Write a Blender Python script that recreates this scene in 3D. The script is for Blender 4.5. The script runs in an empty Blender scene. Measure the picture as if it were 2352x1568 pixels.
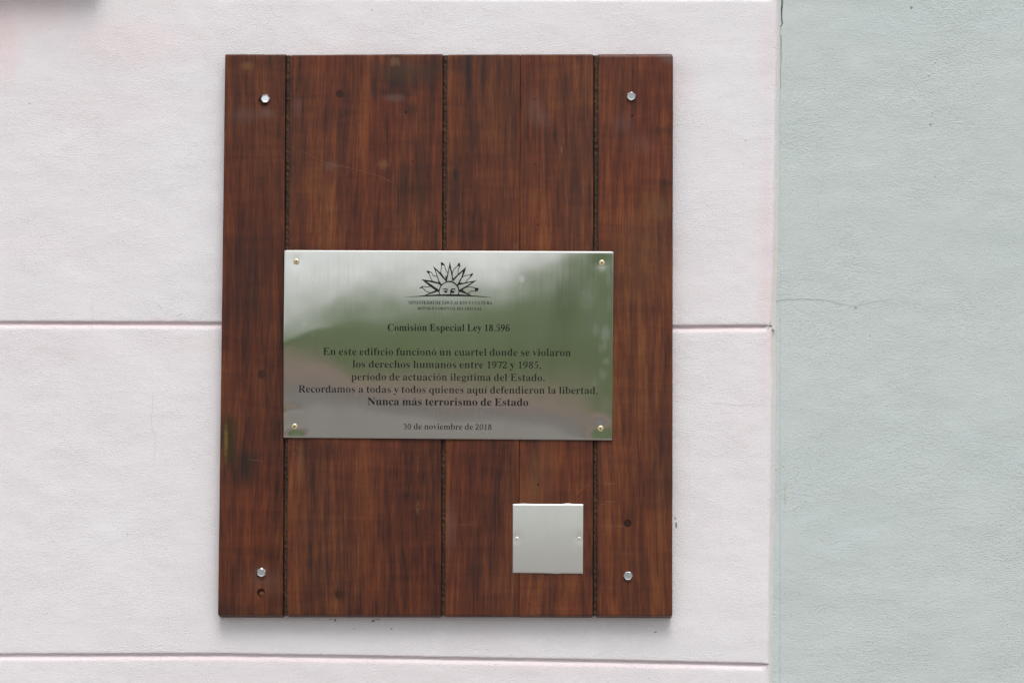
import bpy, bmesh, math, random, json
from mathutils import Vector, Matrix, noise
random.seed(7)
SC = bpy.context.scene
COL = SC.collection
R = math.radians

# ------------------------------------------------------------------ camera
S = 0.0007                      # metres per unit of the 2352 x 1568 survey grid on the wall
LENS = 85.0
DIST = 2352 * S * LENS / 36.0
PITCH, ROLL = R(3.6), R(0.28)
ZMID = 1.70                     # height of the wall point in the middle of the picture
cam_d = bpy.data.cameras.new('camera')
cam = bpy.data.objects.new('camera', cam_d)
COL.objects.link(cam)
cam_d.lens = LENS
cam_d.sensor_width = 36.0
cam_d.clip_start = 0.05
cam_d.clip_end = 2000
fwd = Vector((0, math.cos(PITCH), math.sin(PITCH)))
CAM = Vector((0, 0, ZMID)) - fwd * DIST
rot = Matrix.Rotation(R(90) + PITCH, 4, 'X')
cam.matrix_world = Matrix.Translation(CAM) @ rot @ Matrix.Rotation(ROLL, 4, 'Z')
SC.camera = cam
CMW = cam.matrix_world.to_3x3()


def P(px, py, y=0.0):
    """survey point (2352 x 1568 grid) on the plane at depth y -> world point"""
    f = LENS / 36.0 * 2352
    d = CMW @ Vector((px - 1176, -(py - 784), -f))
    t = (y - CAM.y) / d.y
    return CAM + d * t


# ------------------------------------------------------------------ sky, sun, exposure
SUN_EL, SUN_ROT = R(58), R(172)
w = bpy.data.worlds.new('World')
SC.world = w
w.use_nodes = True
wn, wl = w.node_tree.nodes, w.node_tree.links
sky = wn.new('ShaderNodeTexSky')
sky.sky_type = 'NISHITA'
sky.sun_disc = False
sky.sun_elevation = SUN_EL
sky.sun_rotation = SUN_ROT
sky.air_density = 1.0
sky.dust_density = 3.0
hs = wn.new('ShaderNodeHueSaturation')      # thin overcast: the blue is mostly gone
hs.inputs['Saturation'].default_value = 0.22
bg = wn['Background']
wl.new(sky.outputs[0], hs.inputs['Color'])
wl.new(hs.outputs[0], bg.inputs['Color'])
bg.inputs['Strength'].default_value = 0.12
sun_d = bpy.data.lights.new('sun', 'SUN')
sun_d.energy = 1.0
sun_d.angle = R(28)
sun_d.color = (1.0, 0.97, 0.93)
sun = bpy.data.objects.new('sun', sun_d)
COL.objects.link(sun)
sd = Vector((math.sin(SUN_ROT) * math.cos(SUN_EL), math.cos(SUN_ROT) * math.cos(SUN_EL), math.sin(SUN_EL)))
sun.rotation_euler = sd.to_track_quat('Z', 'Y').to_euler()
sun.location = (0, -6, 6)
SC.view_settings.view_transform = 'Standard'
SC.view_settings.look = 'None'
SC.view_settings.gamma = 1.0
SC.view_settings.exposure = 0.42


# ------------------------------------------------------------------ node helpers
class NT:
    def __init__(s, name):
        s.m = bpy.data.materials.new(name)
        s.m.use_nodes = True
        s.t = s.m.node_tree
        s.b = s.t.nodes['Principled BSDF']

    def n(s, typ, **kw):
        x = s.t.nodes.new(typ)
        for k, v in kw.items():
            setattr(x, k, v)
        return x

    def l(s, a, b):
        s.t.links.new(a, b)

    def put(s, sock, v):
        if hasattr(v, 'is_linked') or isinstance(v, bpy.types.NodeSocket):
            s.l(v, sock)
        else:
            sock.default_value = v

    def math(s, op, a, b=0.0, c=0.0, clamp=False):
        x = s.n('ShaderNodeMath', operation=op, use_clamp=clamp)
        s.put(x.inputs[0], a); s.put(x.inputs[1], b); s.put(x.inputs[2], c)
        return x.outputs[0]

    def vec(s, a, scale=(1, 1, 1), rot=(0, 0, 0), loc=(0, 0, 0)):
        x = s.n('ShaderNodeMapping')
        s.l(a, x.inputs[0])
        x.inputs['Scale'].default_value = scale
        x.inputs['Rotation'].default_value = rot
        x.inputs['Location'].default_value = loc
        return x.outputs[0]

    def noise(s, v, scale, detail=3.0, rough=0.5, dist=0.0):
        x = s.n('ShaderNodeTexNoise')
        s.l(v, x.inputs['Vector'])
        x.inputs['Scale'].default_value = scale
        x.inputs['Detail'].default_value = detail
        x.inputs['Roughness'].default_value = rough
        x.inputs['Distortion'].default_value = dist
        return x.outputs[0]

    def ramp(s, f, stops, interp='LINEAR'):
        x = s.n('ShaderNodeValToRGB')
        s.put(x.inputs[0], f)
        e = x.color_ramp.elements
        x.color_ramp.interpolation = interp
        while len(e) < len(stops):
            e.new(0.5)
        for k, (p, c) in enumerate(stops):
            e[k].position = p
            e[k].color = (c, c, c, 1) if isinstance(c, (int, float)) else (*c, 1)
        return x.outputs[0]

    def mix(s, f, a, b, mode='MIX'):
        x = s.n('ShaderNodeMix', data_type='RGBA', blend_type=mode)
        s.put(x.inputs[0], f)
        for sock, v in ((x.inputs[6], a), (x.inputs[7], b)):
            if isinstance(v, tuple):
                sock.default_value = (*v, 1)
            else:
                s.l(v, sock)
        return x.outputs[2]

    def bump(s, h, strength, dist, prev=None):
        x = s.n('ShaderNodeBump')
        s.l(h, x.inputs['Height'])
        x.inputs['Strength'].default_value = strength
        x.inputs['Distance'].default_value = dist
        if prev is not None:
            s.l(prev, x.inputs['Normal'])
        return x.outputs[0]

    def blob(s, c, pos, rx, rz, soft=0.5, wob=None, amp=0.0):
        """1 inside an ellipse (x,z) round pos, fading to 0 outside; wob = noise socket that frays it"""
        x = s.n('ShaderNodeVectorMath', operation='SUBTRACT')
        s.l(c, x.inputs[0]); x.inputs[1].default_value = (pos[0], 0, pos[1])
        y = s.n('ShaderNodeVectorMath', operation='MULTIPLY')
        s.l(x.outputs[0], y.inputs[0]); y.inputs[1].default_value = (1 / rx, 0, 1 / rz)
        z = s.n('ShaderNodeVectorMath', operation='LENGTH')
        s.l(y.outputs[0], z.inputs[0])
        d = z.outputs['Value']
        if wob is not None:
            d = s.math('ADD', d, s.math('MULTIPLY', s.math('SUBTRACT', wob, 0.5), amp))
        m = s.n('ShaderNodeMapRange', interpolation_type='SMOOTHSTEP')
        s.l(d, m.inputs['Value'])
        m.inputs['From Min'].default_value = 1 + soft
        m.inputs['From Max'].default_value = max(0.0, 1 - soft)
        return m.outputs[0]


def simple(name, col, rough=0.5, metal=0.0):
    t = NT(name)
    t.b.inputs['Base Color'].default_value = (*col, 1)
    t.b.inputs['Roughness'].default_value = rough
    t.b.inputs['Metallic'].default_value = metal
    return t.m


# ------------------------------------------------------------------ object helpers
def thing(name, label, cat, loc=(0, 0, 0), group=None):
    o = bpy.data.objects.new(name, None)
    o.empty_display_size = 0.05
    o.location = loc
    COL.objects.link(o)
    o['label'] = label; o['category'] = cat
    if group:
        o['group'] = group
    return o


def mesh_obj(name, verts, faces, mat, parent=None, root=None, smooth=False, label=None):
    """verts are world points; root = the thing whose origin they are stored against"""
    org = Vector(root.location) if root else Vector((0, 0, 0))
    me = bpy.data.meshes.new(name)
    me.from_pydata([tuple(Vector(v) - org) for v in verts], [], faces)
    me.validate()
    if smooth:
        me.polygons.foreach_set('use_smooth', [True] * len(me.polygons))
    me.materials.append(mat)
    o = bpy.data.objects.new(name, me)
    COL.objects.link(o)
    if parent is not None:
        o.parent = parent
    if label:
        o['label'] = label
    return o


def bm_obj(name, bm, mat, parent=None, root=None, smooth=False, label=None):
    bm.normal_update()
    org = Vector(root.location) if root else Vector((0, 0, 0))
    bmesh.ops.translate(bm, verts=bm.verts, vec=-org)
    me = bpy.data.meshes.new(name)
    bm.to_mesh(me); bm.free()
    if smooth:
        me.polygons.foreach_set('use_smooth', [True] * len(me.polygons))
    me.materials.append(mat)
    o = bpy.data.objects.new(name, me)
    COL.objects.link(o)
    if parent is not None:
        o.parent = parent
    if label:
        o['label'] = label
    return o


def interp(x, xs, ys):
    if x <= xs[0]:
        return ys[0]
    for a, b, c, d in zip(xs, xs[1:], ys, ys[1:]):
        if x <= b:
            t = (x - a) / (b - a)
            return c + (d - c) * t
    return ys[-1]


def sstep(t):
    t = min(1, max(0, t))
    return t * t * (3 - 2 * t)


def nz(x, y, z=0.0):
    return noise.noise(Vector((x, y, z)))


# ------------------------------------------------------------------ materials: plaster
def plaster(name, base, tint, tint_amt, bump_k, marks=(), pinks=(), rx0=0.0):
    t = NT(name)
    tc = t.n('ShaderNodeTexCoord').outputs['Object']
    # coarse colour drift
    big = t.noise(t.vec(tc, (1, 1, 1.6)), 2.3, 2.0, 0.5)
    mid = t.noise(tc, 9.0, 3.0, 0.55)
    f = t.math('MULTIPLY', t.ramp(big, [(0.36, 0.0), (0.66, 1.0)]), tint_amt)
    f = t.math('MULTIPLY', f, t.ramp(mid, [(0.2, 0.6), (0.8, 1.0)]))
    for (px, py, rx, rz, a) in pinks:
        q = P(px, py)
        b = t.blob(tc, (q.x - rx0, q.z), rx * S, rz * S, 0.95, mid, 0.8)
        f = t.math('MAXIMUM', f, t.math('MULTIPLY', b, a))
    col = t.mix(f, base, tint)
    # very slight speckle where the paint film is thin
    sp = t.noise(tc, 260.0, 2.0, 0.6)
    col = t.mix(t.ramp(sp, [(0.62, 0.0), (0.75, 0.20)]), col, tuple(c * 0.86 for c in base))
    sp2 = t.noise(tc, 55.0, 3.0, 0.6)
    col = t.mix(t.ramp(sp2, [(0.30, 0.16), (0.46, 0.0)]), col, tuple(c * 0.92 for c in tint))
    frag = t.noise(tc, 420.0, 2.0, 0.7)
    for (px, py, rx, rz, c, a) in marks:
        q = P(px, py)
        b = t.blob(tc, (q.x - rx0, q.z), rx * S, rz * S, 0.4, frag, 2.2)
        col = t.mix(t.math('MULTIPLY', b, a), col, c)
    t.l(col, t.b.inputs['Base Color'])
    t.b.inputs['Roughness'].default_value = 0.62
    t.b.inputs['Specular IOR Level'].default_value = 0.35
    # relief: raked grains running down to the right, pimples, trowel waves
    v1 = t.vec(tc, (1.0, 1.0, 1.55), (0, R(24), 0))
    g1 = t.noise(v1, 380.0, 1.0, 0.5, 0.0)
    g2 = t.noise(v1, 190.0, 2.0, 0.6, 0.0)
    patch = t.ramp(t.noise(tc, 7.0, 2.0, 0.5), [(0.30, 0.45), (0.70, 1.0)])
    grain = t.math('MULTIPLY', t.math('ADD', t.math('MULTIPLY', t.ramp(g1, [(0.50, 0.0), (0.72, 1.0)]), 0.75), t.math('MULTIPLY', g2, 0.6)), patch)
    vo = t.n('ShaderNodeTexVoronoi')
    vo.inputs['Scale'].default_value = 210.0
    t.l(v1, vo.inputs['Vector'])
    pim = t.ramp(vo.outputs['Distance'], [(0.0, 1.0), (0.30, 0.0)])
    keep = t.math('GREATER_THAN', t.math('FRACT', t.math('MULTIPLY', vo.outputs['Color'], 7.3)), 0.62)
    pim = t.math('MULTIPLY', pim, keep)
    wav = t.noise(t.vec(tc, (1, 1, 1.4)), 12.0, 3.0, 0.5)
    n0 = t.bump(wav, 0.5, 0.006)
    n1 = t.bump(grain, 0.9, 0.00105 * bump_k, n0)
    n2 = t.bump(pim, 0.8, 0.0007 * bump_k, n1)
    t.l(n2, t.b.inputs['Normal'])
    return t.m


DK = (0.05, 0.035, 0.03)
white_marks = [(q[0], q[1], q[2] * .75, q[3] * .75, q[4], q[5] * .8) for q in [(770, 1423, 3, 4, DK, .9), (760, 1421, 5, 2, DK, .6), (857, 1425, 5, 4, DK, .9), (868, 1422, 8, 2, DK, .6),
               (899, 1443, 3, 2, DK, .8), (1553, 1206, 3, 9, DK, .9), (1551, 1190, 3, 4, DK, .7), (1505, 1451, 4, 2, DK, .9),
               (512, 1421, 3, 2, DK, .6), (813, 1444, 2, 2, DK, .6), (68, 238, 3, 3, DK, .35), (293, 1226, 2, 3, DK, .4),
               (1708, 377, 2, 2, DK, .4), (1712, 323, 2, 2, DK, .5), (855, 23, 3, 2, DK, .6), (1706, 430, 2, 2, DK, .4)]]
white_pinks = [(10, 70, 40, 110, 1.0), (90, 20, 90, 50, .75), (300, 95, 150, 60, .6), (230, 250, 160, 60, .35),
               (60, 800, 260, 50, .40), (400, 790, 160, 40, .30), (1760, 640, 18, 260, .8), (1765, 130, 22, 90, .5),
               (1700, 980, 60, 120, .30), (250, 745, 420, 9, 1.0), (1650, 754, 150, 9, 1.0), (500, 1512, 700, 9, .8), (1400, 1526, 500, 8, .8), (520, 1100, 30, 300, .3), (900, 1548, 900, 20, .35),  # the long thin ones paint pink bounced light into the joints
               (1566, 200, 26, 60, .4), (80, 560, 200, 60, .25)]
M_WHITE = plaster('white_plaster', (0.80, 0.787, 0.812), (0.81, 0.69, 0.715), 0.28, 0.68, white_marks, white_pinks, -0.6)
RS = (0.40, 0.27, 0.16)
green_marks = [(q[0], q[1], q[2] * .8, q[3] * .8, q[4], q[5] * .75) for q in [(2095, 16, 4, 4, DK, .9), (2140, 285, 4, 4, DK, .55), (2150, 405, 3, 2, DK, .5), (1967, 706, 4, 4, DK, .6),
               (1805, 1142, 3, 30, RS, .35), (1890, 1240, 6, 5, RS, .3), (1859, 1028, 3, 4, RS, .35), (2150, 143, 2, 2, DK, .6),
               (2000, 770, 3, 3, DK, .4), (1880, 470, 3, 3, DK, .3)]]
M_GREEN = plaster('green_plaster', (0.555, 0.625, 0.620), (0.585, 0.62, 0.62), 0.6, 0.9, green_marks, (), 1.2)
M_BAND = plaster('edge_paint', (0.63, 0.65, 0.62), (0.68, 0.61, 0.57), 0.4, 0.5, (), (), -0.6)
M_HOLLOW = simple('crack_shadow', (0.05, 0.048, 0.045), 0.9)

# ------------------------------------------------------------------ ground and the open land the metal mirrors
GY = -61.0
def ground_sheet(name, y0, y1, x0, x1, z, mat, hf=None, nx=2, ny=2, kind='structure'):
    vs, fs = [], []
    for j in range(ny + 1):
        for i in range(nx + 1):
            x = x0 + (x1 - x0) * i / nx; y = y0 + (y1 - y0) * j / ny
            vs.append((x, y, hf(x, y) if hf else z))
    for j in range(ny):
        for i in range(nx):
            a = j * (nx + 1) + i
            fs.append((a, a + nx + 1, a + nx + 2, a + 1))
    o = mesh_obj(name, vs, fs, mat)
    o['kind'] = kind
    return o


def pave_mat(name, c, c2, sx):
    t = NT(name)
    tc = t.n('ShaderNodeTexCoord').outputs['Object']
    br = t.n('ShaderNodeTexBrick')
    t.l(tc, br.inputs['Vector'])
    br.inputs['Scale'].default_value = sx
    br.inputs['Color1'].default_value = (*c, 1)
    br.inputs['Color2'].default_value = (*c2, 1)
    br.inputs['Mortar'].default_value = (*(k * 0.6 for k in c), 1)
    br.inputs['Mortar Size'].default_value = 0.012
    col = t.mix(t.ramp(t.noise(tc, 0.7, 4, 0.6), [(0.3, 0.0), (0.7, 0.5)]), br.outputs[0], tuple(k * 0.75 for k in c))
    t.l(col, t.b.inputs['Base Color'])
    t.b.inputs['Roughness'].default_value = 0.8
    return t.m


M_PAVE = pave_mat('pavement_slabs', (0.235, 0.215, 0.20), (0.27, 0.245, 0.225), 1.2)
M_PINK = pave_mat('rosy_paving', (0.25, 0.145, 0.115), (0.28, 0.16, 0.125), 0.8)
tg = NT('grass')
gc = tg.n('ShaderNodeTexCoord').outputs['Object']
tg.l(tg.mix(tg.ramp(tg.noise(gc, 0.35, 5, 0.6), [(0.3, 0.0), (0.7, 1.0)]), (0.054, 0.108, 0.018), (0.095, 0.150, 0.030)), tg.b.inputs['Base Color'])
tg.b.inputs['Roughness'].default_value = 0.9
M_GRASS = tg.m
ground_sheet('pavement', -17, 3, -60, 60, 0, M_PAVE)
ground_sheet('plaza', GY, -25, -120, 120, 0, M_PINK)
M_ROAD = pave_mat('asphalt', (0.055, 0.053, 0.052), (0.065, 0.06, 0.06), 3.0)
ground_sheet('road', -25, -17, -120, 120, -.004, M_ROAD)
def bank(x, y):
    d = GY - y
    return -0.01 + 17.0 * min(1.0, d / 62.0) ** .9 + (0.5 * nz(x * .06, y * .06) if d > 2 else 0)
ground_sheet('grass_bank', -420, GY, -400, 400, 0, M_GRASS, bank, 80, 60)

# one round-headed tree on the bank, mirrored dark in the right half of the plaque
def leafy_tree(label, x, y, z, h, r, n, cat='tree'):
    t = thing('park_tree', label, cat, (x, y, z))
    bm = bmesh.new()
    ring = []
    for k in range(9):
        f = k / 8
        rr = 0.22 * (1 - 0.6 * f)
        ring.append([bm.verts.new((x + rr * math.cos(a * math.pi / 4) + 0.15 * math.sin(f * 3), y + rr * math.sin(a * math.pi / 4), z - 0.3 + f * h * 0.7)) for a in range(8)])
    for a, b in zip(ring, ring[1:]):
        for k in range(8):
            bm.faces.new((a[k], a[(k + 1) % 8], b[(k + 1) % 8], b[k]))
    bm_obj('trunk', bm, M_BARK, t, t, True)
    vs, fs = [], []
    rnd = random.Random(int(abs(x) * 10) + 3)
    clumps = []
    for k in range(34):
        d = Vector((rnd.gauss(0, 1), rnd.gauss(0, 1), rnd.gauss(0, .8))).normalized() * r * rnd.uniform(.35, .95)
        clumps.append((Vector((x, y, z + h - r)) + d, r * rnd.uniform(.22, .42)))
    for k in range(n):
        c, cr = rnd.choice(clumps)
        p = c + Vector((rnd.gauss(0, .5), rnd.gauss(0, .5), rnd.gauss(0, .5))) * cr
        a = Vector((rnd.uniform(-1, 1), rnd.uniform(-1, 1), rnd.uniform(-1, 1))).normalized() * 0.16
        b = a.cross(Vector((rnd.uniform(-1, 1), rnd.uniform(-1, 1), rnd.uniform(-1, 1)))).normalized() * 0.09
        i = len(vs)
        vs += [p - a, p + b, p + a, p - b]
        fs.append((i, i + 1, i + 2, i + 3))
    mesh_obj('crown', vs, fs, M_LEAF, t, t)
M_BARK = simple('bark', (0.09, 0.06, 0.04), 0.9)
M_LEAF = simple('leaves', (0.045, 0.085, 0.025), 0.6)
leafy_tree('round dark green tree on the grass bank across the plaza, mirrored in the plaque', 9.2, -80, bank(9.2, -80), 6.0, 2.9, 9000)

# ------------------------------------------------------------------ white wall: courses with struck joints
def corner_px(py):              # the arris where the white wall ends
    return interp(py, [-900, 0, 120, 300, 560, 748, 900, 1200, 1568, 2600], [1800, 1788, 1788, 1784, 1781, 1775, 1776, 1773, 1768, 1750])


def band_w(py):
    return interp(py, [-900, 0, 300, 520, 748, 1000, 1568, 2600], [5, 5, 6.5, 8, 8.5, 8, 6, 6]) + .7 * nz(py * .02, 1.7)


def lip_y(k, px):               # lower lip line of the course above joint k (0 = lowest seen joint)
    if k == 1:
        return interp(px, [-3000, 0, 512, 1000, 1546, 1770], [728, 738, 740, 745, 748, 746])
    if k == 0:
        return interp(px, [-3000, 0, 500, 1000, 1400, 1760], [1496, 1501, 1500, 1508, 1515, 1523])
    if k == 2:
        return interp(px, [-3000, 0, 600, 1000, 1500, 1790], [-26, -22, -17, -14, -12, -12])
    return 738 - (k - 1) * 768


JW, JD = 15.0, 0.0050           # joint height (grid units) and depth (m)
wall = thing('plaster_wall', 'white plaster wall tinged with pink, struck with long horizontal joints behind the wooden board', 'wall', (-0.6, 0, 0))


def course(k):
    """the raised panel between joint k (its foot) and joint k+1 (its head)"""
    seen = k in (-1, 0, 1, 2)
    xs = []
    x = -3400.0
    while x < -40:
        xs.append(x); x += 160
    x = -40
    while x < 1700:
        xs.append(x); x += (9 if seen else 90)
    n = 22
    for i in range(n + 1):
        xs.append(('c', i / n))
    rows = []
    # head: bevelled slope rising out of the joint; foot: sharp undercut lip
    for a, d in ((0, 1.0), (1.2, .93), (3.6, .66), (6.4, .36), (9.0, .13), (11.5, .03), (15, 0)):
        rows.append(('h', a, d))
    m = 56 if seen else 6
    for j in range(1, m):
        rows.append(('m', j / m, 0))
    for a, d in ((9, 0.0), (4, .015), (1.8, .06), (.7, .20), (.2, .45), (0, .75), (-.2, 1.15)):
        rows.append(('f', a, d))
    vs = []
    for kind, a, d in rows:
        for x in xs:
            # a column in grid units; the last ones run to the corner and round it
            def colx(py):
                if isinstance(x, tuple):
                    c = corner_px(py)
                    return 1700 + (c - 1700) * x[1]
                return x
            px0 = colx(0 if k > 1 else 740)
            top = lip_y(k + 1, px0) + JW * (1 + .06 * nz(px0 * .02, k * 9.1))
            bot = lip_y(k, px0)
            wob = 0.9 * nz(px0 * .035, k * 5.3) + .5 * nz(px0 * .11, k * 3.1)
            if kind == 'h':
                py = top - 15 + a + 2 + wob * (.9 - a / 18)
                py = top + a - 10 + wob * (.9 - a / 18)
            elif kind == 'f':
                py = bot - a + .8 * wob
            else:
                py = top + 6 + (bot - 10 - top - 6) * a
            px = colx(py)
            dep = d * JD
            # joints stop short of the corner
            e = corner_px(py) - px
            stop = (26 if k == 1 else 30) if kind == 'h' else 26
            if kind != 'm':
                fade = sstep((e - 8) / 14)
                if kind == 'h' or True:
                    dep *= fade
            # trowel unevenness and rounded arris
            und = 0.0009 * nz(px * .006, py * .006, 2) + 0.0004 * nz(px * .02, py * .02, 5)
            if e < 16:
                dep += 0.0075 * (1 - math.sqrt(max(0, 1 - ((16 - e) / 16) ** 2)))
            p = P(px, py, 0)
            vs.append((p.x, dep - und * sstep(e / 20), p.z))
    nx, ny = len(xs), len(rows)
    fs = [(j * nx + i, (j + 1) * nx + i, (j + 1) * nx + i + 1, j * nx + i + 1) for j in range(ny - 1) for i in range(nx - 1)]
    mesh_obj('wall_panel', vs, fs, M_WHITE, wall, wall, True)


for k in range(-3, 4):
    course(k)
M_FAINT = simple('faint_crack', (.50, .49, .50), .9)
def wall_y(px, py):
    return -(0.0009 * nz(px * .006, py * .006, 2) + 0.0004 * nz(px * .02, py * .02, 5)) - .0004
def ribbon(pts, y, width, z_off=0.0):
    vs, fs = [], []
    for i, q in enumerate(pts):
        a = Vector(pts[max(0, i - 1)][:2]); b = Vector(pts[min(len(pts) - 1, i + 1)][:2])
        d = (b - a).normalized(); nrm = Vector((-d.y, d.x))
        wv = (q[2] if len(q) > 2 else width) / 2
        for s in (-1, 1):
            e = P(q[0] + nrm.x * wv * s, q[1] + nrm.y * wv * s, y(q[0], q[1]) if callable(y) else y)
            vs.append(tuple(e))
    for i in range(len(pts) - 1):
        fs.append((2 * i, 2 * i + 1, 2 * i + 3, 2 * i + 2))
    return vs, fs
for pl, wd_ in (([(352, 900), (350, 935), (347, 965), (350, 985), (357, 1002), (356, 1030), (354, 1060)], .6), ([(362, 694), (366, 704), (375, 712)], .8), ([(403, 726), (412, 723), (420, 718)], 1.0),
                ([(842, 152), (852, 142), (860, 137)], .8), ([(1622, 350), (1626, 362)], .6), ([(210, 690), (214, 720), (209, 760)], .5), ([(1640, 925), (1700, 931), (1765, 929)], .5)):
    pts = []
    for a, b in zip(pl, pl[1:]):
        for k in range(8):
            x, y = a[0] + (b[0] - a[0]) * k / 8, a[1] + (b[1] - a[1]) * k / 8
            pts.append((x + 1.2 * nz(y * .15, x * .1, 3), y + .8 * nz(x * .2, y * .1, 8), wd_ * (.6 + .8 * abs(nz(x * .2, y * .2)))))
    vs, fs = ribbon(pts, wall_y, 1)
    mesh_obj('hairline_crack', vs, fs, M_FAINT, wall, wall)
# the mortar bed seen at the bottom of each joint
for k in (-2, -1, 0, 1, 2, 3):
    vs = []
    for i in range(0, 120):
        px = -3400 + (1768 + 3400) * i / 119
        for dy in (-14, JW + 10):
            p = P(px, lip_y(k, px) + dy, 0)
            vs.append((p.x, JD + 0.0004, p.z))
    mesh_obj('joint_bed', vs, [(2 * i, 2 * i + 1, 2 * i + 3, 2 * i + 2) for i in range(119)], M_WHITE, wall, wall)
# end face of the white wall (a thin unpainted margin beside the green)
vs = []
ne = 140
for i in range(ne + 1):
    py = -900 + 3500 * i / ne
    c = corner_px(py)
    wd = band_w(py)
    for dx, y in ((-6, .009), (-1, .0068), (2, .0078), (wd * .6, .0084), (wd, .0088), (wd + 3, .012)):
        p = P(c + dx, py, 0)
        vs.append((p.x + 0.0003 * nz(py * .05, dx), y, p.z))
fs = [(i * 6 + j, i * 6 + 6 + j, i * 6 + 7 + j, i * 6 + j + 1) for i in range(ne) for j in range(5)]
mesh_obj('margin_strip', vs, fs, M_BAND, wall, wall, True, label='narrow off-white paint margin at the end of the wall')
# broken plaster where the middle joint meets the corner
bm = bmesh.new()
rr = random.Random(4)
for k in range(13):
    px, py = 1757 + rr.uniform(0, 22), 738 + rr.uniform(-6, 22)
    q = P(px, py, 0)
    q.y = 0.002 + rr.uniform(0, .003)
    s = rr.uniform(1.2, 3.4) * S
    mtx = Matrix.Translation(q) @ Matrix.Rotation(rr.uniform(0, 3), 4, 'Y') @ Matrix.Diagonal((s * 1.5, .0035, s, 1))
    bmesh.ops.create_icosphere(bm, subdivisions=1, radius=1, matrix=mtx)
for v in bm.verts:
    v.co += Vector((nz(*(v.co * 900)) * .0006, 0, nz(v.co.z * 900, v.co.x * 900) * .0006))
o = bm_obj('plaster_crumbs', bm, M_BAND, wall, wall, False, label='chipped plaster at the end of the middle joint')

# ------------------------------------------------------------------ green wall
gwall = thing('green_wall', 'pale green plaster wall to the right of the white one, with a dark crack down its top left edge', 'wall', (1.2, 0, 0))
GD = 0.0085
crack = [(1799, -40, 2.6), (1798, 0, 2.2), (1798, 12, 2.4), (1796, 24, 3.0), (1795.5, 34, 3.2), (1796.5, 42, 2.4), (1798.5, 51, 2.0), (1797.5, 55, 1.2), (1794.5, 60, 1.8),
         (1793.5, 68, 1.9), (1793, 76, 1.5), (1795, 84, 1.4), (1794.5, 90, 2.0), (1795.5, 100, 1.6), (1795, 112, 1.4), (1794, 118, 2.6), (1794, 124, 2.4),
         (1795.5, 132, 1.2), (1795, 140, 1.3), (1794, 149, 1.1), (1793, 156, 1.0), (1795, 165, .8), (1793, 172, 1.0), (1794.6, 181, .8), (1793.2, 188, .7), (1795, 196, .6), (1793.5, 204, .3)]


def green_pt(px, py, extra=0.0):
    p = P(px, py, 0)
    und = 0.0012 * nz(px * .005, py * .005, 9) + 0.0005 * nz(px * .018, py * .018, 4)
    return (p.x, GD - und + extra, p.z)


def green_left(py):
    return corner_px(py) + band_w(py) - .6


ys = [-900 + 60 * i for i in range(14)]
ys += [c[1] for c in crack] + [212 + 14 * i for i in range(102)] + [1640 + 120 * i for i in range(8)]
ys = sorted(set(y for y in ys))
cx = lambda y: interp(y, [-900] + [c[1] for c in crack] + [205], [1800] + [c[0] for c in crack] + [1793.5])
cw = lambda y: interp(y, [-900, -400] + [c[1] for c in crack] + [205], [1.5, 2.0] + [c[2] * 1.55 for c in crack] + [0.0])
# left sliver (between margin and crack) then main field; below the crack they meet
def strip(cols):
    vs = []
    for y in ys:
        for f in cols:
            vs.append(f(y))
    n = len(cols)
    return vs, [(j * n + i, (j + 1) * n + i, (j + 1) * n + i + 1, j * n + i + 1) for j in range(len(ys) - 1) for i in range(n - 1)]
lc = [lambda y: green_pt(green_left(y), y, .001), lambda y: green_pt((green_left(y) + cx(y) - cw(y) / 2) / 2, y),
      lambda y: green_pt(cx(y) - cw(y) / 2, y, 0.0), lambda y: green_pt(cx(y) - cw(y) / 2 + .15, y, .012 if cw(y) > .2 else .0003)]
va, fa = strip(lc)
mc = [lambda y: green_pt(cx(y) + cw(y) / 2 - .15, y, .012 if cw(y) > .2 else .0003), lambda y: green_pt(cx(y) + cw(y) / 2, y, 0.0),
      lambda y: green_pt(cx(y) + cw(y) / 2 + 2, y, -.0003 if y < 204 else 0)]
for i in range(1, 75):
    mc.append(lambda y, i=i: green_pt(cx(y) + 4 + i * 8, y))
for i in range(1, 12):
    mc.append(lambda y, i=i: green_pt(2400 + i * 230, y))
vb, fb = strip(mc)
n0 = len(va)
mesh_obj('wall_face', va + vb, fa + [tuple(i + n0 for i in f) for f in fb], M_GREEN, gwall, gwall, True)
vs, fs = [], []
for y in (-900, 215):
    for x in (1788, 1806):
        p = P(x, y, 0); vs.append((p.x, GD + .011, p.z))
mesh_obj('crack_bottom', vs, [(0, 2, 3, 1)], M_HOLLOW, gwall, gwall)
# hairline crack and grit pimples
def ribbon(pts, y, width, z_off=0.0):
    vs, fs = [], []
    for i, q in enumerate(pts):
        a = Vector(pts[max(0, i - 1)][:2]); b = Vector(pts[min(len(pts) - 1, i + 1)][:2])
        d = (b - a).normalized(); nrm = Vector((-d.y, d.x))
        wv = (q[2] if len(q) > 2 else width) / 2
        for s in (-1, 1):
            e = P(q[0] + nrm.x * wv * s, q[1] + nrm.y * wv * s, y(q[0], q[1]) if callable(y) else y)
            vs.append(tuple(e))
    for i in range(len(pts) - 1):
        fs.append((2 * i, 2 * i + 1, 2 * i + 3, 2 * i + 2))
    return vs, fs
hp = []
for i in range(60):
    f = i / 59
    px = 1782 + 270 * f
    py = interp(px, [1782, 1800, 1850, 1900, 1960, 2000, 2052], [693, 688, 686, 690, 704, 694, 687]) + 2.5 * nz(px * .06, 3)
    hp.append((px, py, .9 * (1 - f * .7) + .3 * abs(nz(px * .3, 1))))
M_HAIR = simple('hairline_crack', (0.27, 0.31, 0.30), 0.9)
vs, fs = ribbon(hp, lambda a, b: green_pt(a, b)[1] - .0006, 1)
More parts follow.
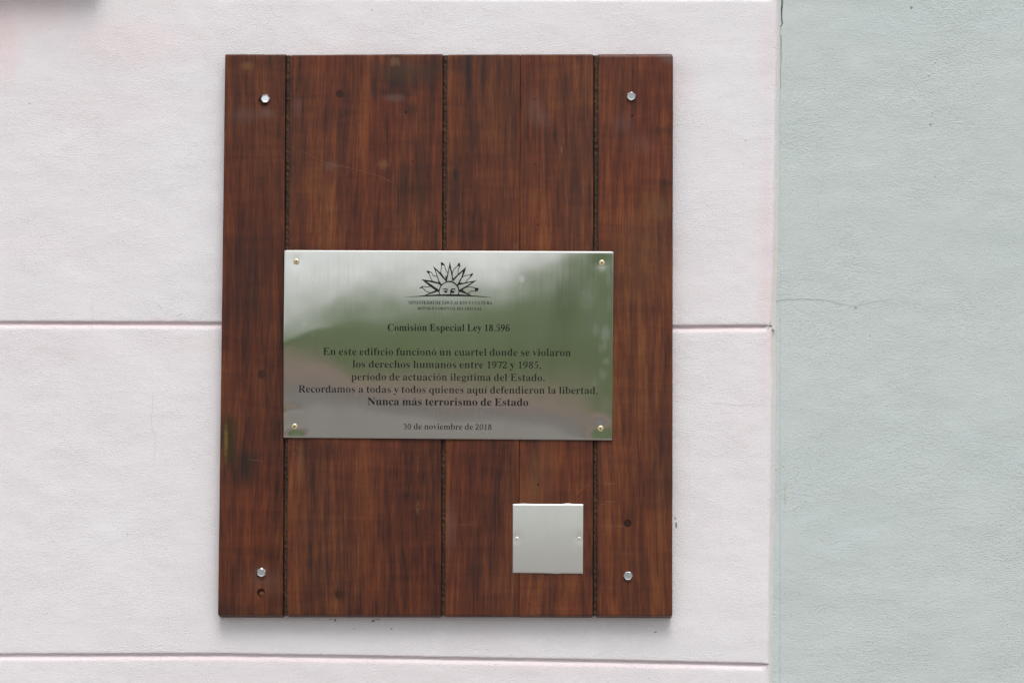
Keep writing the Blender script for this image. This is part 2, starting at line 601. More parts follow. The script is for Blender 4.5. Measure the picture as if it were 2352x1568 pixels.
mesh_obj('hairline_crack', vs, fs, M_HAIR, gwall, gwall)
for px, py, r in ((2136, 170, 3.4), (2143, 257, 3.0), (2141, 264, 2.4), (2139, 283, 2.2), (1985, 690, 2.0), (1800, 1068, 3.2), (2040, 930, 2.4), (1870, 300, 2.2), (1930, 560, 2.2), (2210, 820, 2.4), (2060, 1180, 2.4)):
    bm = bmesh.new()
    bmesh.ops.create_icosphere(bm, subdivisions=2, radius=1, matrix=Matrix.Translation(Vector(green_pt(px, py)) + Vector((0, .0002, 0))) @ Matrix.Diagonal((r * S, .0012, r * S * .8, 1)))
    for v in bm.verts:
        v.co += Vector((.0006 * nz(*(v.co * 700)), 0, .0006 * nz(v.co.z * 700, v.co.x * 600)))
    bm_obj('grit_lump', bm, M_GREEN, gwall, gwall, True)

# ------------------------------------------------------------------ added box, out of view above the frame, put there to shade the wall's top left
a_, b_ = P(-420, -330, 0), P(235, -47, 0)
box = thing('shade_box', 'added unseen dark red metal box that shades the white wall above the left of the wooden board', 'box', ((a_.x + b_.x) / 2, 0, b_.z))
M_BOX = simple('red_enamel', (.16, .035, .04), .45)
def bevel_box(name, x0, x1, y0, y1, z0, z1, bev):
    bm = bmesh.new()
    bmesh.ops.create_cube(bm, size=1, matrix=Matrix.Translation(((x0 + x1) / 2, (y0 + y1) / 2, (z0 + z1) / 2)) @ Matrix.Diagonal((x1 - x0, y1 - y0, z1 - z0, 1)))
    bmesh.ops.bevel(bm, geom=bm.edges[:], offset=bev, segments=2, affect='EDGES', profile=.6)
    return bm_obj(name, bm, M_BOX, box, box)
bevel_box('shade_box_body', a_.x, b_.x, -.045, -.0005, b_.z, a_.z, .003)
bevel_box('shade_box_door', a_.x + .012, b_.x - .012, -.049, -.0455, b_.z + .012, a_.z - .012, .001)
bevel_box('shade_box_latch', b_.x - .04, b_.x - .026, -.058, -.0495, b_.z + .09, b_.z + .12, .002)

# ------------------------------------------------------------------ wooden board
BT = -0.026                     # plank front face
BB = -0.003
base = P(1022, 1418, BT)
board = thing('wooden_board', 'tall reddish-brown varnished hardwood board of upright planks bolted to the white wall', 'board', (base.x, 0, base.z))


def wood(name, seed, tone, marks=(), red=0.5):
    t = NT(name)
    tc = t.n('ShaderNodeTexCoord').outputs['Object']
    low = t.n('ShaderNodeTexNoise')
    t.l(t.vec(tc, (5, 1, 1.6), loc=(seed, seed * .7, seed)), low.inputs['Vector'])
    low.inputs['Scale'].default_value = 1.0
    low.inputs['Detail'].default_value = 2
    off = t.n('ShaderNodeVectorMath', operation='MULTIPLY')
    t.l(low.outputs[1], off.inputs[0]); off.inputs[1].default_value = (0.035, 0, 0.0)
    ad = t.n('ShaderNodeVectorMath', operation='ADD')
    t.l(tc, ad.inputs[0]); t.l(off.outputs[0], ad.inputs[1])
    c = ad.outputs[0]
    L = (seed * 1.7, seed, seed * .3)
    broad = t.noise(t.vec(c, (26, 9, 2.0), loc=L), 1.0, 3, .55)
    streak = t.noise(t.vec(c, (105, 20, 7.0), loc=L), 1.0, 5, .65)
    fine = t.noise(t.vec(c, (360, 80, 20), loc=L), 1.0, 4, .65)
    fibre = t.noise(t.vec(c, (900, 200, 40), loc=L), 1.0, 2, .6)
    cross = t.noise(t.vec(tc, (9, 9, 46), loc=L), 1.0, 3, .6, .6)      # ripple across the grain
    f = t.math('MULTIPLY', broad, .30)
    f = t.math('ADD', f, t.math('MULTIPLY', streak, .30))
    f = t.math('ADD', f, t.math('MULTIPLY', fine, .27))
    f = t.math('ADD', f, t.math('MULTIPLY', cross, .13))
    k = tone
    col = t.ramp(f, [(0.38, (.024 * k, .0100 * k, .0075 * k)), (0.45, (.062 * k, .0195 * k, .0105 * k)), (0.515, (.100 * k, .0300 * k, .0130 * k)),
                     (0.575, (.142 * k, .047 * k, .0165 * k)), (0.67, (.20 * k, .080 * k, .028 * k))])
    # drift between red and brown along each plank
    dr = t.noise(t.vec(tc, (7, 1, 2.4), loc=(seed * 3, 0, seed)), 1.0, 3, .5)
    col = t.mix(t.ramp(dr, [(0.35, 0.0), (0.65, .65)]), col, t.mix(1.0, col, (1.05, .72, .66), 'MULTIPLY'))
    col = t.mix(t.ramp(fibre, [(0.60, 0.0), (0.78, .30)]), col, (.012, .007, .006))
    frag = t.noise(t.vec(tc, (60, 9, 24)), 1.0, 4, .65)
    frag2 = t.noise(t.vec(tc, (300, 9, 300)), 1.0, 3, .7)
    for (px, py, rx, rz, colr, a, soft, amp) in marks:
        q = P(px, py, BT)
        fr = frag if rx > 7 else frag2
        if colr is ST and rx > 7:
            fr = t.mix(.5, streak, frag)
            amp = amp * 2.2 if soft > .65 else amp
        if colr is OC:
            fr, soft, amp = t.mix(.4, streak, frag2), .5, 5.0
            a = a * .4
        b = t.blob(tc, (q.x - board.location.x, q.z - board.location.z), rx * S, rz * S, soft, fr, amp)
        col = t.mix(t.math('MULTIPLY', b, a), col, colr)
    t.l(col, t.b.inputs['Base Color'])
    sm = t.noise(t.vec(tc, (9, 9, 6), loc=L), 1.0, 4, .6)
    t.l(t.ramp(t.math('ADD', t.math('MULTIPLY', sm, .7), t.math('MULTIPLY', fine, .3)), [(0.3, .36), (0.7, .58)]), t.b.inputs['Roughness'])
    t.b.inputs['Specular IOR Level'].default_value = 0.26
    n1 = t.bump(broad, .5, .0012)
    n2 = t.bump(t.math('ADD', t.math('MULTIPLY', fine, .6), t.math('MULTIPLY', fibre, .4)), .5, .00035, n1)
    t.l(n2, t.b.inputs['Normal'])
    return t.m


ST = (.016, .011, .010)          # dark stain
OC = (.30, .17, .08)             # bare wood showing in scuffs
HZ = (.17, .115, .10)            # dull bloom on the varnish
plank_px = [((517, 655.6), (500.5, 649.5)), ((665.5, 1016.8), (659, 1013)), ((1027, 1194.8), (1022.2, 1192.1)), ((1195.2, 1363), (1192.5, 1361.3)), ((1374.4, 1546), (1371.2, 1544.3))]
marks = [
    [(570, 620, 60, 110, ST, .45, .9, 1.2), (565, 1070, 26, 40, ST, .8, .8, 1.2), (524, 1010, 18, 50, (.03, .02, .006), .85, .6, 1.4), (519, 1012, 4, 34, (.20, .13, .03), .55, .7, 2.0),
     (568, 152, 12, 8, (.16, .08, .03), .6, .8, 1.5), (560, 265, 30, 14, HZ, .22, .9, 1.6), (612, 260, 16, 10, HZ, .28, .9, 1.5), (550, 1400, 40, 18, ST, .5, .9, 1.2), (601, 859, 10, 10, ST, .7, .3, .4),
     (610, 1330, 34, 24, HZ, .16, .9, 1.4), (555, 1330, 24, 40, ST, .35, .9, 1.2)],
    [(858, 204, 8, 24, ST, .6, .8, 1.0), (884, 213, 12, 9, ST, .45, .8, 1.0), (908, 192, 22, 20, ST, .6, .9, 1.3), (936, 214, 10, 8, ST, .4, .8, 1.0), (955, 184, 10, 28, ST, .5, .8, 1.1), (990, 172, 12, 30, ST, .35, .9, 1.1), (925, 178, 70, 34, ST, .3, .9, 1.6), (930, 160, 70, 22, (.06, .035, .02), .5, .8, 1.8), (905, 142, 10, 8, OC, .65, .5, 3.2), (880, 378, 10, 9, OC, .6, .5, 3.2),
     (945, 250, 18, 14, ST, .5, .8, 2.0), (925, 430, 12, 70, ST, .55, .8, 1.4), (965, 420, 12, 90, ST, .55, .8, 1.4), (905, 225, 20, 8, HZ, .3, .8, 1.5), (683, 245, 8, 20, HZ, .22, .8, 1.4), (735, 552, 5, 8, OC, .25, .6, 2.5),
     (720, 1040, 60, 20, ST, .35, .9, 1.6), (675, 1042, 3, 3, OC, .8, .4, 1), (690, 1060, 8, 40, (.17, .08, .035), .4, .8, 1.2), (1010, 145, 26, 20, ST, .45, .9, 1.6), (779, 1364, 15, 15, ST, .45, .6, 1.2),
     (760, 380, 14, 8, HZ, .3, .9, 1.6), (740, 1330, 40, 40, ST, .25, .9, 1.4), (960, 1165, 3, 12, OC, .5, .5, 1.5)],
    [(1046, 402, 5, 14, ST, .9, .6, 1.2), (1075, 170, 10, 50, ST, .6, .7, 1.4), (1110, 160, 8, 40, ST, .5, .7, 1.4), (1050, 150, 24, 16, ST, .4, .8, 1.8), (1086, 300, 8, 70, ST, .55, .8, 1.2), (1185, 570, 8, 12, OC, .3, .6, 2.6),
     (1040, 460, 12, 60, ST, .5, .8, 1.2), (1035, 1210, 10, 50, HZ, .2, .8, 1.2), (1090, 1290, 20, 60, ST, .3, .9, 1.2)],
    [(1225, 245, 16, 30, HZ, .22, .9, 1.8), (1240, 275, 18, 18, HZ, .22, .9, 1.8), (1290, 345, 2.2, 10, OC, .8, .5, .8), (1294, 325, 1.6, 8, OC, .5, .5, .8), (1229, 290, 3, 50, ST, .35, .8, 1), (1225, 1130, 22, 60, (.20, .085, .03), .35, .9, 1.4),
     (1265, 1420, 30, 16, ST, .3, .9, 1.4), (1250, 1070, 30, 60, (.17, .075, .03), .3, .9, 1.3), (1320, 480, 14, 110, ST, .25, .9, 1.2)],
    [(1545, 130, 28, 12, (.10, .09, .09), .5, .7, 1.6), (1430, 285, 20, 20, HZ, .2, .9, 1.8), (1470, 330, 30, 20, HZ, .13, .9, 1.8), (1530, 300, 30, 8, ST, .4, .8, 2), (1535, 420, 30, 6, ST, .4, .8, 2), (1510, 480, 30, 20, (.15, .075, .03), .4, .8, 2),
     (1524, 1090, 24, 90, ST, .35, .9, 1.4), (1395, 1110, 12, 2, OC, .5, .6, 2), (1400, 1152, 12, 2, OC, .4, .6, 2), (1445, 1190, 14, 26, ST, .3, .9, 1.4), (1400, 1060, 10, 16, OC, .12, .7, 2.6), (1480, 1320, 50, 60, ST, .25, .9, 1.4), (1460, 600, 60, 90, (.14, .07, .03), .25, .9, 1.4)],
]
M_PLUG = wood('plug_wood', 31.0, .42)
holes = [(932, 258, 2.3), (948, 370, 1.9), (1229, 228, 1.6), (1229, 377, 1.7), (1236, 516, 1.8), (1452, 266, 2.2), (961, 567, 1.7), (1236, 1112, 2.2), (961, 1163, 2.0), (1213, 1385, 1.6), (948, 1286, 1.4), (895, 215, 1.2), (675, 1042, 1.2),
         (938, 160, 1.2), (1160, 215, 1.0), (1350, 1095, 1.0)]
bores = [(599.5, 1360, 9.6, .007), (605, 231.5, 12.0, .005)]
plugs = [(780.5, 215.5, 9.6), (1441.5, 1201, 9.3), (779, 1364, 9.2), (601, 859, 8.2)]


def cutter(bm, px, py, r, depth, seg=20):
    c = P(px, py, BT)
    bmesh.ops.create_cone(bm, cap_ends=True, segments=seg, radius1=r * S, radius2=r * S * .9, depth=depth * 2,
                          matrix=Matrix.Translation((c.x, BT, c.z)) @ Matrix.Rotation(R(-90), 4, 'X'))


tones = [.95, 1.02, .98, 1.16, 1.08]
rp = random.Random(11)
for i, ((a0, a1), (b0, b1)) in enumerate(plank_px):
    mt = wood('hardwood_%s' % 'abcde'[i], 2.3 + i * 5.1, tones[i], marks[i])
    front = BT + (0, .0004, -.0002, .0003, -.0003)[i]
    ytop = [(126, 126.5), (127.5, 125.5), (126.5, 126.5), (126.5, 126), (130, 129.5)][i]
    ybot = [(1411, 1411.5), (1412, 1412.5), (1412.5, 1412.5), (1412.5, 1413), (1412, 1413)][i]
    bm = bmesh.new()
    # outline with softened corners, wavering edges
    outl = []
    N = 46
    ch = 1.6
    left = [(a0 + (b0 - a0) * f + .35 * nz(f * 14, i * 3.3), ytop[0] + (ybot[0] - ytop[0]) * f) for f in [ch / 1290] + [j / N for j in range(1, N)] + [1 - ch / 1290]]
    right = [(a1 + (b1 - a1) * f + .35 * nz(f * 14, i * 3.3 + 7), ytop[1] + (ybot[1] - ytop[1]) * f) for f in [ch / 1290] + [j / N for j in range(1, N)] + [1 - ch / 1290]]
    top = [(a0 + (a1 - a0) * f, ytop[0] + (ytop[1] - ytop[0]) * f + .4 * nz(f * 5, i * 7.7)) for f in [ch / 150] + [j / 10 for j in range(1, 10)] + [1 - ch / 150]]
    bot = [(b0 + (b1 - b0) * f, ybot[0] + (ybot[1] - ybot[0]) * f + .4 * nz(f * 5, i * 7.7 + 4)) for f in [ch / 150] + [j / 10 for j in range(1, 10)] + [1 - ch / 150]]
    loop = left + bot + right[::-1] + top[::-1]
    fv = [bm.verts.new(P(x, y, front)) for x, y in loop]
    face = bm.faces.new(fv)
    ret = bmesh.ops.extrude_face_region(bm, geom=[face])
    ev = [v for v in ret['geom'] if isinstance(v, bmesh.types.BMVert)]
    zt = max(v.co.z for v in ev); zb = min(v.co.z for v in ev)
    for v in ev:                     # foot (and the head of the last plank) planed back at a slant
        v.co.y = BB
        if v.co.z < zb + .004:
            v.co.z -= (7.5, 6, 5.5, 6, 7)[i] * S
        if v.co.z > zt - .004:
            v.co.z += (7, 7, 7, 7, 11)[i] * S
    bmesh.ops.recalc_face_normals(bm, faces=bm.faces)
    # small arris bevel on the front outline
    fe = [e for e in bm.edges if all(abs(v.co.y - front) < 1e-6 for v in e.verts)]
    bmesh.ops.bevel(bm, geom=fe, offset=.0016, segments=2, affect='EDGES', profile=.6)
    o = bm_obj('plank', bm, mt, board, board)
    # drill the holes
    cb = bmesh.new()
    cnt = 0
    for (px, py, r) in holes:
        if a0 < px < a1:
            cutter(cb, px, py, r, .004, 9); cnt += 1
    for (px, py, r, d) in bores:
        if a0 < px < a1:
            cutter(cb, px, py, r, d, 28); cnt += 1
    for (px, py, r) in plugs:
        if a0 < px < a1:
            cutter(cb, px, py, r, .0030, 28); cnt += 1
    if cnt:
        bmesh.ops.recalc_face_normals(cb, faces=cb.faces)
        cm = bpy.data.meshes.new('cut')
        bmesh.ops.translate(cb, verts=cb.verts, vec=-Vector(board.location))
        cb.to_mesh(cm); cb.free()
        co = bpy.data.objects.new('cut', cm)
        COL.objects.link(co)
        co.parent = board
        bpy.context.view_layer.update()
        md = o.modifiers.new('b', 'BOOLEAN')
        md.operation = 'DIFFERENCE'; md.solver = 'EXACT'; md.object = co
        dg = bpy.context.evaluated_depsgraph_get()
        nm = bpy.data.meshes.new_from_object(o.evaluated_get(dg))
        o.modifiers.clear()
        o.data = nm
        nm.name = 'plank'
        bpy.data.objects.remove(co); bpy.data.meshes.remove(cm)
    else:
        cb.free()

# filled seams between planks: lumpy sawn filler a few mm down
tf = NT('seam_filler')
fc = tf.n('ShaderNodeTexCoord').outputs['Object']
fn = tf.noise(tf.vec(fc, (500, 200, 260)), 1.0, 4, .7)
fm = tf.noise(tf.vec(fc, (60, 20, 14)), 1.0, 3, .6)
fcol = tf.mix(tf.ramp(fm, [(0.35, 0.0), (0.65, 1.0)]), (.024, .011, .005), (.062, .028, .009))
fcol = tf.mix(tf.ramp(fn, [(0.55, 0.0), (0.72, .8)]), fcol, (.008, .006, .005))
fcol = tf.mix(tf.ramp(fn, [(0.24, .8), (0.36, 0.0)]), fcol, (.19, .12, .055))
tf.l(fcol, tf.b.inputs['Base Color'])
tf.b.inputs['Roughness'].default_value = .55
tf.l(tf.bump(fn, .9, .0012), tf.b.inputs['Normal'])
M_FILL = tf.m
for i in range(3):
    A = plank_px[(0, 1, 3)[i]]; B = plank_px[(1, 2, 4)[i]]
    vs = []
    n = 520
    for j in range(n + 1):
        f = j / n
        xl = A[0][1] + (A[1][1] - A[0][1]) * f - 1.5
        xr = B[0][0] + (B[1][0] - B[0][0]) * f + 1.5
        py = 127.5 + (1414 - 127.5) * f
        for q in range(7):
            g = q / 6
            lump = .0014 * nz(g * 3 + i * 9, f * 160) + .0008 * nz(g * 6, f * 420, i)
            dep = BT + .0055 + lump - (.0018 * g if i != 2 else .0004) + .004 * (1 - sstep(g / .35)) * (1 if i != 1 else .6)
            p = P(xl + (xr - xl) * g, py, dep)
            vs.append(tuple(p))
    fs = [(j * 7 + q, (j + 1) * 7 + q, (j + 1) * 7 + q + 1, j * 7 + q + 1) for j in range(n) for q in range(6)]
    mesh_obj('seam_filler', vs, fs, M_FILL, board, board, True)
# near-black strip painted as the shade inside the tight joint
p0, p1 = P(1190, 127.5, -.010), P(1196, 1416, -.010)
mesh_obj('joint_shade_strip', [(p0.x, -.010, p0.z), (p1.x, -.010, p0.z), (p1.x, -.010, p1.z), (p0.x, -.010, p1.z)], [(0, 1, 2, 3)], M_HOLLOW, board, board)

for (px, py, r) in plugs:
    bm = bmesh.new()
    c = P(px, py, BT)
    bmesh.ops.create_cone(bm, cap_ends=True, segments=28, radius1=(r - .35) * S, radius2=(r - .35) * S, depth=.004,
                          matrix=Matrix.Translation((c.x, BT + .0024, c.z)) @ Matrix.Rotation(R(-90), 4, 'X'))
    bmesh.ops.recalc_face_normals(bm, faces=bm.faces)
    bm_obj('wood_plug', bm, M_PLUG, board, board)
# crumbs of raw wood in the open bore
bm = bmesh.new()
c = P(602, 1361, BT)
bmesh.ops.create_icosphere(bm, subdivisions=3, radius=1, matrix=Matrix.Translation((c.x, BT + .0060, c.z - .0012)) @ Matrix.Diagonal((.0058, .0026, .0046, 1)))
for v in bm.verts:
    v.co += Vector((.0006 * nz(*(v.co * 600)), .0008 * nz(v.co.z * 500, v.co.x * 500), 0))
bm_obj('splintered_core', bm, simple('raw_wood', (.16, .07, .035), .9), board, board, True)

# scratches in the varnish
M_SCR = simple('scratch', (.21, .115, .06), .6)
scr = [[(690, 345), (730, 366), (760, 378), (790, 384), (812, 388), (832, 393), (868, 404), (905, 420)], [(780, 378), (795, 380)], [(515, 470 + 845), (516, 470 + 846)],
       [(568, 1054), (590, 1057), (608, 1059)], [(680, 1018 + 10), (696, 1024 + 10)], [(1315, 1142), (1340, 1120), (1358, 1108)], [(1380, 1157), (1412, 1159)], [(1380, 1205), (1415, 1208), (1440, 1207)], [(961, 1046), (960, 1070), (961, 1090)],
       [(1190, 555), (1186, 575)], [(1050, 1205), (1095, 1204)], [(733, 545), (741, 552)]]
for s in scr:
    if s[0][0] == 515:
        continue
    pts = []
    for a, b in zip(s, s[1:]):
        for k in range(6):
            f = k / 6
            x, y = a[0] + (b[0] - a[0]) * f, a[1] + (b[1] - a[1]) * f
            pts.append((x + .3 * nz(x * .2, y), y + .3 * nz(y * .2, x), .5 + .35 * nz(x * .15, y * .15)))
    vs, fs = ribbon(pts, BT - .00045, .6)
    mesh_obj('scratch', vs, fs, M_SCR, board, board)

# ------------------------------------------------------------------ hex bolts
tz = NT('zinc_plate')
zc = tz.n('ShaderNodeTexCoord').outputs['Object']
tz.l(tz.mix(tz.ramp(tz.noise(zc, 260, 3, .6), [(0.35, 0.0), (0.7, .6)]), (.62, .66, .68), (.48, .52, .54)), tz.b.inputs['Base Color'])
tz.b.inputs['Metallic'].default_value = .9
tz.b.inputs['Roughness'].default_value = .33
tz.l(tz.bump(tz.noise(zc, 500, 3, .6), .25, .0003), tz.b.inputs['Normal'])
M_ZINC = tz.m
for (px, py, ang, tilt) in ((609.5, 228.5, 4, (-.10, .06)), (1449.5, 222, 24, (.06, .02)), (601, 1313.5, 28, (.05, .0)), (1442.5, 1321.5, 2, (.03, -.03))):
    rad = 10.6 * S
    bm = bmesh.new()
    prof = [(rad, 0), (rad, .0040)]
    rings = []
    for rr_, h in prof:
        rings.append([bm.verts.new((rr_ * math.cos(R(ang) + k * math.pi / 3 + q * math.pi / 18 * 0), -h, rr_ * math.sin(R(ang) + k * math.pi / 3))) for k in range(6) for q in range(1)])
    # chamfer: a 36-gon cap cut down at the six corners
    n = 36
    def hexr(a):
        x = (a - R(ang)) % (math.pi / 3) - math.pi / 6
        return rad * math.cos(math.pi / 6) / math.cos(x)
    bm.clear()
    A, B, C_, D = [], [], [], []
    for k in range(n):
        a = R(ang) + k * 2 * math.pi / n
        h = hexr(a); flat = rad * math.cos(math.pi / 6)
        ca, sa = math.cos(a), math.sin(a)
        A.append(bm.verts.new((h * ca, 0, h * sa)))
        B.append(bm.verts.new((h * ca, -.0052 + (h - flat) * .62, h * sa)))
        C_.append(bm.verts.new((flat * .90 * ca, -.0058, flat * .90 * sa)))
        D.append(bm.verts.new((flat * .72 * ca, -.0055, flat * .72 * sa)))
    for u, v in ((A, B), (B, C_), (C_, D)):
        for k in range(n):
            bm.faces.new((u[k], u[(k + 1) % n], v[(k + 1) % n], v[k]))
    bm.faces.new(D)
    bmesh.ops.recalc_face_normals(bm, faces=bm.faces)
    c = P(px, py, BT)
    bmesh.ops.transform(bm, verts=bm.verts, matrix=Matrix.Translation((c.x, BT + .0004, c.z)) @ Matrix.Rotation(tilt[0], 4, 'X') @ Matrix.Rotation(tilt[1], 4, 'Z'))
    bm_obj('hex_bolt', bm, M_ZINC, board, board)

# ------------------------------------------------------------------ engraved metal plaque
PL0 = BT - .0006                # back of the plaque
TH = .0012
corners = ((655, 576.5), (1408, 579.5), (1405.3, 1010), (652.3, 1004))
UX = [0, .1, .2, .35, .5, .65, .8, .9, 1.0]
SKYV = [.32, .26, .21, .19, .18, .155, .06, -.06, -.22]
PNKV = [.55, .585, .66, .70, .71, .72, .74, .80, 1.05]
CRV = [.865, .85, .865, .90, .93, .93, .95, 1.02, 1.3]


def uv_px(u, v):
    x0 = corners[0][0] + (corners[1][0] - corners[0][0]) * u; y0 = corners[0][1] + (corners[1][1] - corners[0][1]) * u
    x1 = corners[3][0] + (corners[2][0] - corners[3][0]) * u; y1 = corners[3][1] + (corners[2][1] - corners[3][1]) * u
    return x0 + (x1 - x0) * v, y0 + (y1 - y0) * v


def cr(x, xs, ys):              # smooth interpolation
    for i in range(len(xs) - 1):
        if x <= xs[i + 1] or i == len(xs) - 2:
            t = sstep((x - xs[i]) / (xs[i + 1] - xs[i])) * .5 + .5 * min(1, max(0, (x - xs[i]) / (xs[i + 1] - xs[i])))
            return ys[i] + (ys[i + 1] - ys[i]) * t


NU, NV = 150, 110
HH = (1006 - 578) * S
WW = 753 * S
Hf = [[0.0] * (NU + 1) for _ in range(NV + 1)]
for i in range(NU + 1):
    u = i / NU
    sv, pv, cv = cr(u, UX, SKYV), cr(u, UX, PNKV), cr(u, UX, CRV)
    acc = 0.0
    for j in range(NV + 1):
        v = j / NV
        wd = .10 + .08 * (1 - u)
        kn = [sv - .45, sv - wd, sv + wd, (sv + pv) / 2, pv - .03, pv + .05, cv - .03, cv + .035, cv + .20]
        ke = [13.0, 8.8, 5.6, 2.4, -1.2, -2.4, -5.2, -9.0, -10.5]
        E = interp(v, kn, ke)
        px, py = uv_px(u, v)
        q = P(px, py, BT)
        Ef = math.degrees(math.atan2(q.z - CAM.z, q.y - CAM.y))
        tau = R((E - Ef) / 2)
        if j:
            acc += math.tan(tau) * HH / NV
        Hf[j][i] = acc
screws = [(680.5, 601), (1382.5, 604), (1379.5, 984), (676.5, 979.5)]


def pxuv(px, py):
    v = (py - 577) / 429.0
    for _ in range(3):
        x0 = uv_px(0, v)[0]; u = (px - x0) / 753.0
        y0 = uv_px(u, 0)[1]; y1 = uv_px(u, 1)[1]
        v = (py - y0) / (y1 - y0)
    return u, v


scr_uv = [pxuv(*s) for s in screws]
dent = [(.0003, .007), (.0003, .008), (.0007, .010), (.0019, .011)]
for j in range(NV + 1):
    for i in range(NU + 1):
        u, v = i / NU, j / NV
        for (su, sv_), (am, sg) in zip(scr_uv, dent):
            dx, dz = (u - su) * WW, (v - sv_) * HH
            Hf[j][i] -= am * math.exp(-(dx * dx + dz * dz) / (2 * sg * sg))
        # a pressed ridge running out of the lower left screw
        su, sv_ = scr_uv[3]
        dx, dz = (u - su) * WW, (v - sv_) * HH
        rr_ = math.hypot(dx, dz)
        Hf[j][i] += .00075 * math.exp(-((rr_ - .024) / .008) ** 2) * (.6 + .4 * math.sin(math.atan2(dz, dx) * 2))
        Hf[j][i] += .00020 * nz(u * 7, v * 4, 3) + .00004 * nz(u * 26, v * 10, 6)
# smooth once
for _ in range(2):
    G = [r[:] for r in Hf]
    for j in range(1, NV):
        for i in range(1, NU):
            Hf[j][i] = (G[j][i] * 4 + G[j - 1][i] + G[j + 1][i] + G[j][i - 1] + G[j][i + 1]) / 8
hmin = min(min(r) for r in Hf)
hmax = max(max(r) for r in Hf)
print('plaque bow mm', (hmax - hmin) * 1000)
for r in Hf:
    for i in range(len(r)):
        r[i] -= hmin


def plate_y(px, py):
    u, v = pxuv(px, py)
    a = min(max(u, 0), .99999) * NU; b = min(max(v, 0), .99999) * NV
    i, j = int(a), int(b); a -= i; b -= j
    h = (Hf[j][i] * (1 - a) + Hf[j][i + 1] * a) * (1 - b) + (Hf[j + 1][i] * (1 - a) + Hf[j + 1][i + 1] * a) * b
    return PL0 - TH - h


pb = P(1030, 1007, PL0)
plaque = thing('metal_plaque', 'shiny engraved steel plaque with a rising sun emblem across the middle of the wooden board', 'plaque', (pb.x, PL0, pb.z))


def steel(name, base, rough, smudges=(), root=None, brush=1.0, yoff=BT):
    t = NT(name)
    tc = t.n('ShaderNodeTexCoord').outputs['Object']
    br = t.noise(t.vec(tc, (420, 1, 5)), 1.0, 4, .7)
    br2 = t.noise(t.vec(tc, (60, 1, 3)), 1.0, 3, .6)
    cl = t.noise(t.vec(tc, (16, 1, 16)), 1.0, 4, .6)
    r = t.math('ADD', rough, t.math('MULTIPLY', t.math('SUBTRACT', br, .5), .10 * brush))
    r = t.math('ADD', r, t.math('MULTIPLY', t.math('SUBTRACT', cl, .5), .10))
    col = t.mix(t.ramp(cl, [(0.35, 0.0), (0.75, .5)]), base, tuple(k * .90 for k in base))
    fr = t.noise(t.vec(tc, (160, 1, 160)), 1.0, 4, .7)
    for (px, py, rx, rz, a) in [(q[0], q[1], q[2], q[3], q[4] * .6) for q in smudges]:
        q = P(px, py, yoff)
        b = t.blob(tc, (q.x - root.location.x, q.z - root.location.z), rx * S, rz * S, .6, fr, 2.4)
        b = t.math('MULTIPLY', b, a)
        r = t.math('ADD', r, t.math('MULTIPLY', b, .12))
        col = t.mix(b, col, (.86, .90, .96))
    t.l(col, t.b.inputs['Base Color'])
    t.l(r, t.b.inputs['Roughness'])
    t.b.inputs['Metallic'].default_value = 1.0
    nn = t.bump(t.math('ADD', t.math('MULTIPLY', br, .5), br2), 0.16 * brush, .00035)
    t.l(nn, t.b.inputs['Normal'])
    return t.m


sm = [(1199, 642, 7, 7, .5), (1390, 770, 10, 22, .55), (1368, 758, 8, 14, .3), (1382, 800, 9, 10, .4), (1392, 830, 7, 7, .5), (1385, 860, 8, 12, .45), (1345, 690, 16, 22, .22), (1360, 665, 14, 26, .2),
      (1365, 880, 8, 14, .3), (1397, 640, 6, 14, .3), (700, 745, 4, 4, .2), (720, 770, 6, 5, .18), (1330, 900, 30, 22, .10), (1390, 930, 10, 20, .2), (1398, 700, 5, 20, .2)]
M_STEEL = steel('polished_steel', (.63, .63, .595), .115, sm, plaque)
M_STEEL2 = steel('satin_steel', (.88, .88, .86), .33, (), None, 1.0)
vs = []
for j in range(NV + 1):
    for i in range(NU + 1):
        px, py = uv_px(i / NU, j / NV)
        p = P(px, py, PL0)
        vs.append((p.x, PL0 - TH - Hf[j][i], p.z))
W1 = NU + 1
fs = [(j * W1 + i, (j + 1) * W1 + i, (j + 1) * W1 + i + 1, j * W1 + i + 1) for j in range(NV) for i in range(NU)]
# rolled-over cut edge and back sheet
rim = [i for i in range(W1)] + [j * W1 + NU for j in range(1, NV + 1)] + [NV * W1 + i for i in range(NU - 1, -1, -1)] + [j * W1 for j in range(NV - 1, 0, -1)]
cxm, czm = pb.x, pb.z + .15
def ring(off, dy):
    base_i = len(vs)
    for k in rim:
        v = Vector(vs[k])
        ox = off if abs(k % W1 - NU) < 1 and True else (-off if k % W1 == 0 else 0)
        row = k // W1
        oz = off if row == 0 else (-off if row == NV else 0)
        vs.append((v.x + ox, v.y + dy, v.z + oz))
    return list(range(base_i, base_i + len(rim)))
r1 = ring(.00035, .00018)
r2 = ring(.00045, .0005)
r3 = ring(.00045, TH)
for a, b in ((rim, r1), (r1, r2), (r2, r3)):
    m = len(rim)
    for k in range(m):
        fs.append((a[k], a[(k + 1) % m], b[(k + 1) % m], b[k]))
# back face (so it has thickness from every side)
fs.append(tuple(r3[::-1]))
mesh_obj('plate', vs, fs, M_STEEL, plaque, plaque, True)

